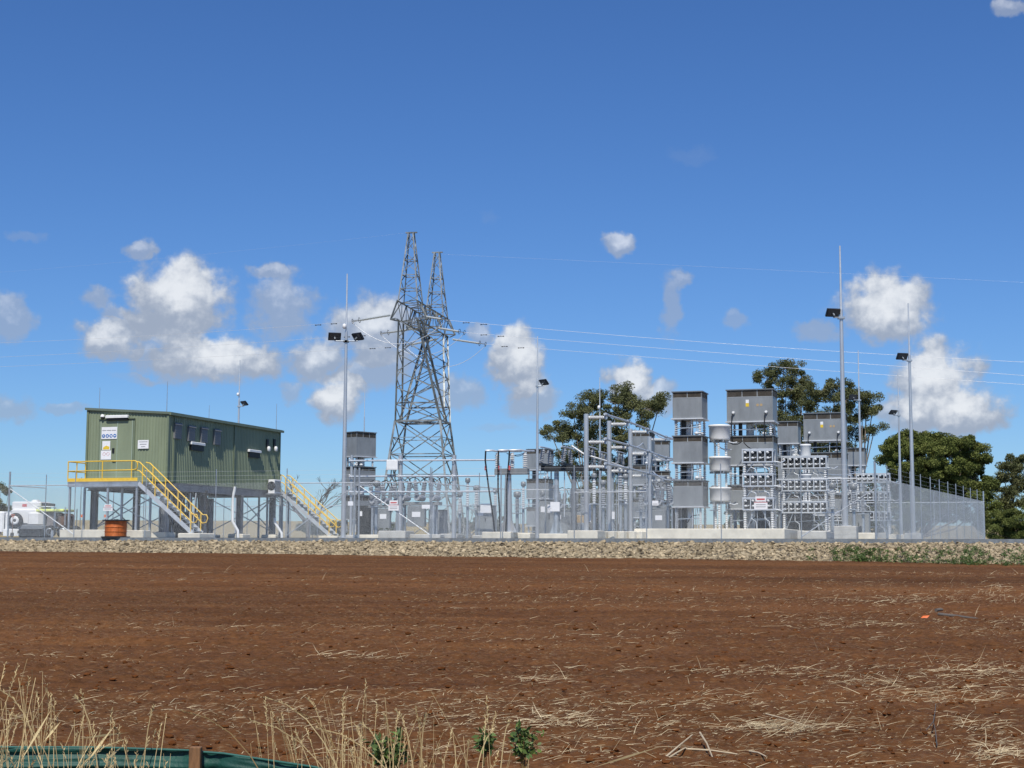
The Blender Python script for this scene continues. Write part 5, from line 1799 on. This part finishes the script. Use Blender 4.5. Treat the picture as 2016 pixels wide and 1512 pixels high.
# ------------------------------------------------------------------ horizontal bus at the left: posts and three pipes
HB = gp(690, 86.5); HE = gp(968, 83.5)
hd = (HE - HB)
for px, lab in ((690, "left post of the horizontal pipe bus, beside the twin-lamp pole"), (787, "middle post of the horizontal pipe bus, behind a white box"), (893, "right post of the horizontal pipe bus, past the tower foot")):
    p = on_line(HB, HE, px)
    Hh = at(px, 896, p.y).z - PZ
    rt = thing("bus_post", lab, "bus post", p, math.atan2(hd.y, hd.x), "posts of the horizontal pipe bus")
    m = MB(); m.tube([(0, 0, .02), (0, 0, Hh)], .12 if px != 690 else .085, 12); m.build("post", M['pole'], rt)
    for py in (907.5, 938.5, 969):
        z = at(px, py, p.y).z - PZ
        m = MB(); m.ins((0, -.10, z - .16), .3, .07, 8, 3, (0, -.6, 1)); m.build("insulator", M['inswhite'], rt)
for py, lab in ((907.5, "highest pipe of the horizontal bus crossing before the tower foot"), (938.5, "middle pipe of the horizontal bus crossing before the tower foot"), (969, "lowest pipe of the horizontal bus crossing before the tower foot")):
    a, b = at(690, py, HB.y), at(975, py - 1.5, HE.y)
    a = a + Vector((0, -.22, 0)); b = b + Vector((0, -.22, 0))
    rt = thing("busbar", lab, "busbar", a)
    m = MB(); m.tube([Vector((0, 0, 0)), b - a], .05, 8); m.build("pipe", M['galvlight'], rt)
block("concrete pad at the foot of the horizontal bus post past the tower", 888, 85, 1.0, .9, .3, 'concgrey')
block("low concrete pad at the foot of the left horizontal bus post", 690, 86, .9, .8, .22, 'concgrey')
block("pale concrete plinth behind the white fence brace", 780, 82.5, 1.55, 1.3, .42, 'concgrey')
block("long low concrete strip left of the plinth behind the white brace", 728, 83.4, 1.5, .7, .22, 'conc')
block("long low concrete strip right of the plinth behind the white brace", 838, 82.4, 1.9, .7, .24, 'concgrey')
wb = thing("junction_box", "white box high on the horizontal bus before the steel tower", "box", at(774, 925, 85.2), R(-6))
m = MB(); m.bev((-.36, -.15, 0), (.28, .15, .56), .03); m.build("case", M['white'], wb)
m = MB(); m.b2((-.30, -.158, .05), (.22, -.152, .5)); m.build("door", M['white'], wb)
m = MB(); m.tube([(-.1, 0, -.01), (-.12, 0, -.35), (.05, 0, -.6)], .03, 6); m.tube([(.1, 0, -.01), (.12, 0, -.4)], .03, 6); m.build("gland_pipe", M['dark'], wb)


# ------------------------------------------------------------------ support with cross beam and three insulators
def cross_support(label, px, Y, beam_rot=RZ, cables=True):
    b = gp(px, Y)
    rt = thing("bus_support", label, "bus support", b, 0)
    zt = at(px, 935, Y).z - PZ
    m = MB(); m.tube([(0, 0, .3), (0, 0, zt)], .235, 14, .16)
    for k in range(8):
        a = k * math.pi / 4; m.add([(math.cos(a) * .2, math.sin(a) * .2, .32), (math.cos(a) * .42, math.sin(a) * .42, .32), (math.cos(a) * .21, math.sin(a) * .21, .95)], [(0, 1, 2)])
    m.box((0, 0, .31), (.95, .95, .03)); m.build("column", M['pole'], rt)
    u = Vector((math.cos(beam_rot), math.sin(beam_rot), 0)); vv = Vector((-u.y, u.x, 0))
    m = MB(); c = Vector((.05, 0, zt + .16)); m.bar(c - u * .72, c + u * 1.0, .34, .30); m.build("cross_beam", M['house'], rt)
    tops = []
    for s in (-.62, .15, .82):
        p = c + u * s + Vector((0, 0, .155))
        m = MB(); m.ins(p, .78, .14, 10, 7); m.build("insulator", M['inswhite'], rt)
        m = MB(); m.tube([p + vv * 1.5 + Vector((0, 0, .95)), p + Vector((0, 0, .86)), p - vv * .5 - u * .1 + Vector((0, 0, .88)), p - u * (.45 + .1 * len(tops)) - vv * .5 + Vector((0, 0, .88))], .05, 7); m.build("terminal_pipe", M['galvlight'], rt)
        tops.append(p + Vector((0, 0, .9)))
    if cables:
        for k, p in enumerate(tops):
            q = p - u * (.45 + .1 * k) - vv * .5
            g = Vector((-.65 + .27 * k, -.5, .3))
            m = MB(); m.tube([q + Vector((0, 0, -.02)), q + Vector((-.02, 0, -.5)), q.lerp(g, .45) + Vector((-.06, 0, 0)), q.lerp(g, .8), g], .042, 7); m.build("cable", M['black'], rt)
            m = MB(); m.lathe([(.052, 0), (.055, .02), (.055, .2), (.052, .22)], q + Vector((0, 0, -1.0)), 8, (.03, 0, 1)); m.build("red_band", M['redpaint'], rt)
    return rt


cross_support("ribbed steel column with a cross beam, three insulators and black cables", 1000, 76.5)
block("pale concrete block under the column with black cables", 985, 76.5, 1.5, 1.3, .32, 'conc')
block("low pale concrete block right of the column with black cables", 1032, 77, .9, .9, .28, 'conc')
block("small dark concrete strip left of the column with black cables", 951, 77.5, .9, .7, .16, 'concgrey')


def disconnector(label, px, Y, rz):
    b = gp(px, Y)
    rt = thing("disconnector", label, "disconnector", b, rz)
    zt = at(px, 926, Y).z - PZ
    for x, mt in ((-.35, 'galv'), (.62, 'beam')):
        m = MB(); m.tube([(x, 0, .3), (x, 0, zt)], .17, 12, .13); m.box((x, 0, .32), (.6, .6, .04))
        for k in range(4):
            a = k * math.pi / 2 + .4; m.add([(x + math.cos(a) * .15, math.sin(a) * .15, .33), (x + math.cos(a) * .36, math.sin(a) * .36, .33), (x + math.cos(a) * .15, math.sin(a) * .15, 1.0)], [(0, 1, 2)])
        m.build("column", M[mt], rt)
    m = MB(); m.bar((-1.1, -.35, zt + .1), (1.7, -.35, zt + .1), .2, .26); m.bar((-1.1, .45, zt + .1), (1.7, .45, zt + .1), .2, .26)
    for x in (-1.0, .2, 1.5): m.bar((x, -.9, zt + .30), (x, 1.1, zt + .30), .16, .14)
    m.build("base_frame", M['dark'], rt)
    for x in (-1.0, .2, 1.5):
        for y, l in ((-.75, .18), (.95, -.12)):
            m = MB(); m.ins((x, y, zt + .371), .78, .14, 10, 7, (l, 0, 1)); m.build("insulator", M['ins'], rt)
        m = MB(); m.tube([(x + .1, -1.3, zt + 1.2), (x + .1, -.5, zt + 1.22), (x, .95, zt + 1.24), (x, 1.5, zt + 1.2)], .045, 7); m.build("blade_arm", M['galvlight'], rt)
    m = MB(); m.b2((-.62, -.28, 1.5), (-.10, -.175, 2.0)); m.build("drive_box", M['sign'], rt)
    m = MB(); m.tube([(.15, -.2, 1.2), (.15, -.2, zt)], .03, 7); m.build("drive_rod", M['galvlight'], rt)
    return rt


disconnector("dark switch frame with grey insulators on two columns, left of the foremost pipe bus post", 1108, 83, RZ)
disconnector("far dark switch frame behind the second and third pipe bus posts", 1215, 104, RZ)
block("pale concrete block under the left column of the dark switch frame", 1098, 82.4, 1.75, 1.2, .3, 'conc')
rt = thing("busbar", "white pipe sloping down from the dark switch frame to the pipe bus posts", "busbar", at(1126, 878, 83))
q0 = at(1126, 878, 83)
m = MB(); m.tube([Vector((0, 0, 0)), at(1150, 894, 82) - q0, at(1196, 908, 84) - q0, at(1243, 925, 87) - q0], .045, 7); m.build("pipe", M['coil'], rt)


# ------------------------------------------------------------------ breakers, cubicles and small posts filling the middle of the yard
def cubicle(label, px, Y, w, d, h, m_='house', plate=True, z0=.25):
    rt = thing("control_cubicle", label, "cubicle", gp(px, Y), RZ)
    m = MB(); m.bev((-w / 2, -d / 2, z0), (w / 2, d / 2, z0 + h), .03); b_ = m.build("cabinet", M[m_], rt)
    m = MB(); m.b2((-w / 2 + .04, -d / 2 - .02, z0 + .06), (-.01, -d / 2 - .002, z0 + h - .08)); m.b2((.01, -d / 2 - .02, z0 + .06), (w / 2 - .04, -d / 2 - .002, z0 + h - .08)); dd = m.build("door", M[m_], rt)
    m = MB(); m.b2((.05, -d / 2 - .05, z0 + h * .45), (.09, -d / 2 - .021, z0 + h * .6)); m.build("handle", M['dark'], dd)
    if plate:
        m = MB(); m.b2((-w * .5 + .12, -d / 2 - .03, z0 + h * .66), (-w * .5 + .42, -d / 2 - .021, z0 + h * .82)); m.build("label_plate", M['sign'], dd)
    m = MB(); m.b2((-w / 2 - .03, -d / 2 - .04, z0 + h + .001), (w / 2 + .03, d / 2 + .03, z0 + h + .035)); m.build("rain_cap", M['housecap'], rt)
    m = MB(); m.b2((-w / 2 + .06, -d / 2 + .06, 0), (w / 2 - .06, d / 2 - .06, z0)); m.build("plinth", M['dark'], rt)


def breaker(label, px, Y, rz=RZ, w=2.6):
    rt = thing("circuit_breaker", label, "circuit breaker", gp(px, Y), rz)
    for x in (-w * .38, w * .38):
        m = MB(); m.b2((x - .06, -.3, .05), (x + .06, -.18, 2.0)); m.b2((x - .06, .18, .05), (x + .06, .3, 2.0)); m.bar((x, -.24, .3), (x, .24, 1.9), .05); m.build("leg", M['galv'], rt)
    m = MB(); m.b2((-w / 2, -.32, 2.003), (w / 2, .32, 2.18)); m.build("base_beam", M['house'], rt)
    m = MB(); m.bev((-w * .2, -.62, .75), (w * .22, -.325, 1.95), .03); c = m.build("drive_cabinet", M['house'], rt)
    m = MB(); m.b2((-w * .08, -.635, 1.3), (w * .12, -.623, 1.6)); m.build("label_plate", M['sign'], c)
    for k in (-1, 0, 1):
        x = k * w * .36
        m = MB(); m.lathe([(.17, -.5), (.19, -.45), (.19, .5), (.17, .55)], (x, .05, 2.42), 12, (0, 1, 0)); m.build("tank", M['ins'], rt)
        for y, l in ((-.42, -.35), (.52, .35)):
            m = MB(); m.ins((x, y, 2.52), .95, .15, 10, 8, (0, l, 1)); b_ = m.build("bushing", M['ins'], rt)
            top = Vector((x, y + .95 * l * .94, 3.44))
            m = MB(); m.tube([top, top + Vector((0, 0, .15)), top + Vector((.25, 0, .24)), top + Vector((.55, 0, .1)), top + Vector((.7, 0, -.25))], .03, 6); m.build("lead", M['black'], b_)
    return rt


def ct_post(label, px, Y, h, r=.16, hd=.55, name="instrument_transformer", m_='ins'):
    rt = thing(name, label, "instrument transformer", gp(px, Y), RZ)
    hs = h * .55
    m = MB(); m.tube([(0, 0, .02), (0, 0, hs)], .09, 10); m.box((0, 0, .04), (.45, .45, .05)); m.box((0, 0, hs + .02), (.5, .5, .05)); m.build("stand", M['galv'], rt)
    m = MB(); m.ins((0, 0, hs + .046), h - hs - hd * .7, r, 10, 9); m.build("insulator", M[m_], rt)
    m = MB(); m.lathe([(r * .7, 0), (r * 1.3, .06), (r * 1.35, hd * .6), (r * .8, hd * .7)], (0, 0, h - hd * .7 + .05), 12); m.build("head", M['house'], rt)
    return rt


breaker("three-phase breaker with curved black leads, behind the white fence brace", 825, 90)
breaker("second breaker behind the white box, left of the curved-lead one", 760, 96, RZ, 2.2)
breaker("far breaker behind the dark switch frame", 1130, 106, RZ, 2.4)
breaker("far breaker between the third and rearmost pipe bus posts", 1300, 97, RZ, 2.2)
cubicle("dark tall control cubicle under the leftmost box stack", 718, 97.5, .95, .6, 1.9, 'dark')
cubicle("grey cubicle beside the breaker with curved black leads", 862, 92, 1.0, .6, 1.5)
cubicle("grey cubicle with a white plate left of the black-cabled column", 957, 86, .95, .6, 1.6)
cubicle("grey cubicle with a white plate right of the slim mid-yard lamp pole", 1082, 88, 1.1, .6, 2.0)
cubicle("broad grey cubicle under the dark switch frame", 1122, 92, 1.7, .8, 1.5)
cubicle("dark cubicle behind the nearest box tower's plinth", 1345, 84, 1.0, .7, 1.3, 'dark', False, .55)
cubicle("dark cubicle under the widest box tower", 1500, 82.0, 1.4, .7, 1.1, 'dark', False, .55)
cubicle("dark cubicle low behind the wide capacitor rack", 1570, 86, 1.7, .7, 1.3, 'dark', False, .2)
cubicle("grey cubicle beyond the big square concrete block", 1690, 93, 1.4, .7, 1.5, 'house', False)
tag_rows = [(740, 88, 3.3, "instrument transformer left of the breaker with curved leads"), (848, 95, 3.8, "instrument transformer just right of the breaker with curved leads"),
            (905, 96, 3.0, "slim instrument transformer right of the last horizontal bus post"), (938, 92, 3.2, "instrument transformer left of the cubicle with a white plate"),
            (1018, 88, 2.7, "short instrument transformer right of the black-cabled column"), (1068, 97, 3.1, "instrument transformer right of the slim mid-yard lamp pole"),
            (1148, 90, 2.9, "instrument transformer tucked behind the foremost pipe bus post"), (1222, 90, 4.2, "tall instrument transformer between the second and third pipe bus posts"),
            (1232, 91.5, 3.9, "second tall instrument transformer close behind the third pipe bus post"), (1262, 94, 3.2, "instrument transformer left of the rearmost pipe bus post"),
            (1316, 84, 3.4, "instrument transformer right of the rearmost pipe bus post"), (1408, 86, 3.0, "instrument transformer behind the near white coils"),
            (1448, 80, 2.6, "instrument transformer right of the near white coils"), (1536, 82, 2.9, "instrument transformer between the two front capacitor racks"),
            (1640, 84, 3.1, "instrument transformer left of the tallest lamp pole"), (1682, 88, 3.2, "instrument transformer right of the tallest lamp pole"), (1700, 91, 2.9, "instrument transformer before the far capacitor racks"),
            (920, 104, 4.2, "tall slim instrument transformer beyond the right post of the horizontal bus"), (975, 101, 3.4, "instrument transformer behind the left side of the black-cabled column"), (1030, 105, 4.0, "tall instrument transformer left of the slim mid-yard lamp pole"), (1092, 101, 3.6, "instrument transformer behind the left column of the dark switch frame"), (1170, 99, 4.3, "tall instrument transformer between the foremost and second pipe bus posts"), (1188, 100, 3.9, "shorter instrument transformer just left of the second pipe bus post")]
for px, Y, h, lab in tag_rows:
    t_ = ct_post(lab, px, Y, h, rng.choice((.13, .16)), .5, m_=rng.choice(('ins', 'inswhite')))
    t_["group"] = "post insulators of the yard"
# slack conductors between the equipment
def lead(label, pts, r=.028, m_='galvlight'):
    P = [at(*p) for p in pts]
    rt = thing("overhead_lead", label, "lead", P[0], 0)
    q = []
    for i in range(len(P) - 1):
        for k in range(6):
            t = k / 6; q.append(P[i].lerp(P[i + 1], t) + Vector((0, 0, -.18 * 4 * t * (1 - t))) - P[0])
    q.append(P[-1] - P[0])
    MB().tube(q, r, 6).build("conductor", M[m_], rt)


lead("thin lead rising from the black-cabled column to the far box stack", [(998, 893, 77), (1040, 886, 96)], .02, 'dark')
lead("second thin lead from the black-cabled column towards the far box stack", [(1012, 897, 77.5), (1040, 884, 100)], .02, 'dark')
lead("black lead from the widest box tower to the near white coils", [(1432, 868, 76.5), (1462, 868, 77), (1492, 883, 76)], .025, 'black')
lead("white lead from the near coils to the nearest box tower", [(1400, 866, 76), (1440, 885, 76.5)], .03)
lead("grey lead from the wide rack to the lamp pole side racks", [(1612, 930, 80), (1690, 929, 96)], .03)
lead("slack lead from the third pipe bus post to the box towers", [(1242, 875, 84), (1265, 872, 87), (1285, 890, 89.5)], .035)
lead("low slack lead from the rearmost pipe bus post to the nearest box tower", [(1285, 893, 89.5), (1328, 905, 78)], .035)
lead("lower slack lead from the rearmost pipe bus post to the nearest box tower", [(1285, 928, 89.5), (1328, 945, 78)], .035)
lead("upper slack lead from the rearmost pipe bus post to the nearest box tower", [(1285, 850, 89.5), (1328, 864, 78)], .035)

# small things on the yard
og = tag(MB().bev((-.3, -.02, 0), (.3, .02, .42), .02).build("information_board", M['copper'], None, gp(1142, 86, PZ + .95), RZ), "tan panel low beside the foremost pipe bus post", "panel")
og = tag(MB().bev((-.07, -.02, 0), (.07, .02, .95), .02).build("information_board", M['sign'], None, gp(1161, 84, PZ + .95), RZ), "tall narrow white panel right of the foremost pipe bus post", "panel")
og = tag(MB().bev((-.32, -.02, 0), (.32, .02, .5), .02).build("information_board", M['sign'], None, gp(956, 84.6, PZ + 1.45), RZ), "white panel left of the black-cabled column", "panel")
og = tag(MB().bev((-.14, -.02, 0), (.14, .02, .45), .02).build("information_board", M['sign'], None, gp(1082, 86, PZ + 1.5), RZ), "white panel on the cubicle right of the slim mid-yard lamp pole", "panel")
og = tag(MB().bev((-.16, -.02, 0), (.16, .02, .22), .02).build("information_board", M['sign'], None, gp(689, 84, PZ + 1.8), RZ), "small white panel low beside the twin-lamp pole", "panel")
og = tag(MB().bev((-.25, -.02, 0), (.25, .02, .2), .02).build("information_board", M['sign'], None, gp(838, 84, PZ + 1.65), RZ), "small white panel behind the right end of the white brace", "panel")

# ------------------------------------------------------------------ teal cloth fence in the foreground
sf = thing("cloth_fence", "low teal cloth silt fence at the bottom left, sagging past its stake", "fence", (at(100, 1475, 7.5).x, 7.5, 0))
o0 = Vector((at(100, 1475, 7.5).x, 7.5, 0))
TOP = [(-120, 1466, 7.55), (0, 1471.5, 7.5), (190, 1472, 7.5), (375, 1478, 7.45), (398, 1481, 7.42), (440, 1484, 7.40), (520, 1496, 7.35), (620, 1511, 7.25), (700, 1530, 7.2)]
vs = []; nz = 72; sub = 10
path = []
for i in range(len(TOP) - 1):
    for k in range(sub):
        t = k / sub
        path.append(at(*[a + (b_ - a) * t for a, b_ in zip(TOP[i], TOP[i + 1])]))
path.append(at(*TOP[-1]))
for front in (0, 1):
    for i, p in enumerate(path):
        for j in range(nz + 1):
            f = j / nz
            z = p.z * (1 - f)
            wv = .022 * math.sin(f * 18 + i * .13) * min(1, f * 3) + .012 * math.sin(i * .31 + f * 4) + .008 * math.sin(f * 118 + 2.2 * math.sin(i * .06) + math.sin(i * .023)) * min(1, f * 25) * (.6 + .5 * math.sin(i * .11)) + .004 * math.sin(i * .9 + f * 30) + .026 * math.sin(f * 34 + i * .04) * min(1, f * 6)
            vs.append(Vector((p.x, p.y + wv + .004 * front, z)) - o0)
n1 = len(path); stp = nz + 1; fs = []
for i in range(n1 - 1):
    for j in range(nz):
        a = i * stp + j; fs.append((a, a + 1, a + stp + 1, a + stp)); b_ = a + n1 * stp; fs.append((b_, b_ + stp, b_ + stp + 1, b_ + 1))
    fs.append((i * stp, (i + 1) * stp, (i + 1) * stp + n1 * stp, i * stp + n1 * stp))
m = MB(); m.add(vs, fs, True); m.build("cloth", M['silt'], sf)
sp_ = at(386, 1470, 7.38) - o0
m = MB(); m.bev((sp_.x - .027, sp_.y - .03, 0), (sp_.x + .027, sp_.y + .02, sp_.z), .003); m.build("stake", M['stake'], sf)
M['silthem'] = mat("pale_teal_hem", (.02, .11, .085), .6, 0, .15, 10)
m = MB(); m.tube([p - o0 + Vector((0, -.004, .002)) for p in path], .006, 6); m.build("hem", M['silthem'], sf)

# bits lying on the field
def twig(label, segs, r=.008, mt='straw', name="dead_twig", cat="twig"):
    P0_ = on_field(*segs[0][0]); z0 = float(ground_base(P0_.x, P0_.y))
    rt = MB()
    for a, b_, up0, up1 in segs:
        p, q = on_field(*a), on_field(*b_)
        rt.tube([p - P0_ + Vector((0, 0, .03 + up0)), (p + q) / 2 - P0_ + Vector((.01, .02, .035 + (up0 + up1) / 2)), q - P0_ + Vector((0, 0, .03 + up1))], r, 5, r * .6)
    o = rt.build(name, M[mt], None, P0_)
    return tag(o, label, cat)


M['palestick'] = mat("pale_stalk", (.50, .40, .26), .8, 0, .2, 8)
twig("pale forked dead stalk lying at the bottom edge, right of centre", [((1300, 1508), (1363, 1470), 0, .06), ((1310, 1505), (1350, 1485), 0, .02), ((1378, 1460), (1403, 1500), .04, 0), ((1350, 1485), (1452, 1493), .01, 0)], .009, 'palestick')
twig("pale broken stalk lying between two dead stalks at the bottom edge", [((1476, 1487), (1508, 1503), 0, .02), ((1140, 1500), (1200, 1512), 0, .02)], .009, 'palestick')
twig("long straight pale stalk lying across the centre field", [((1508, 1419), (1600, 1440), .03, 0)], .007, 'palestick')
twig("dark broken branch lying on the soil at the right", [((1848, 1216), (1925, 1222), .03, 0), ((1843, 1213), (1856, 1212), .08, .08)], .035, 'deadwood', "broken_branch", "branch")
twig("bare dark upright weed stalk low at the right", [((1845, 1475), (1838, 1440), 0, .05), ((1838, 1440), (1843, 1415), .05, .10), ((1838, 1440), (1824, 1455), .05, .04)], .005, 'deadwood')
p_ = on_field(1820, 1219)
mb = MB(); mb.add([(-.08, 0, .01), (.03, -.02, .01), (.10, .02, .07), (-.01, .05, .06), (-.05, .06, .01)], [(0, 1, 2, 3), (0, 3, 4)]); mb.add([(-.08, .002, .005), (.03, -.018, .005), (.10, .022, .065), (-.01, .052, .055)], [(3, 2, 1, 0)])
tag(mb.build("plastic_scrap", M['orangebright'], None, Vector((p_.x, p_.y, float(ground_z(p_.x, p_.y))))), "scrap of orange plastic lying on the soil beside the dark branch", "scrap")
for px, lab in ((157, "leftmost of three small orange marker flags beyond the trailer"), (183, "middle of three small orange marker flags beyond the trailer"), (203, "rightmost of three small orange marker flags, under the landing")):
    Yf = 190; b_ = gp(px, Yf); b_.z = float(ground_base(b_.x, Yf))
    rt = thing("marker_flag", lab, "marker flag", b_, 0, "orange marker flags in the far paddock")
    zt = at(px, 1013, Yf).z - b_.z
    MB().tube([(0, 0, 0), (0, 0, zt)], .03, 5).build("staff", M['galv'], rt)
    m = MB(); m.b2((.03, -.01, zt - .35), (.5, .01, zt)); m.build("flag", M['orangebright'], rt)
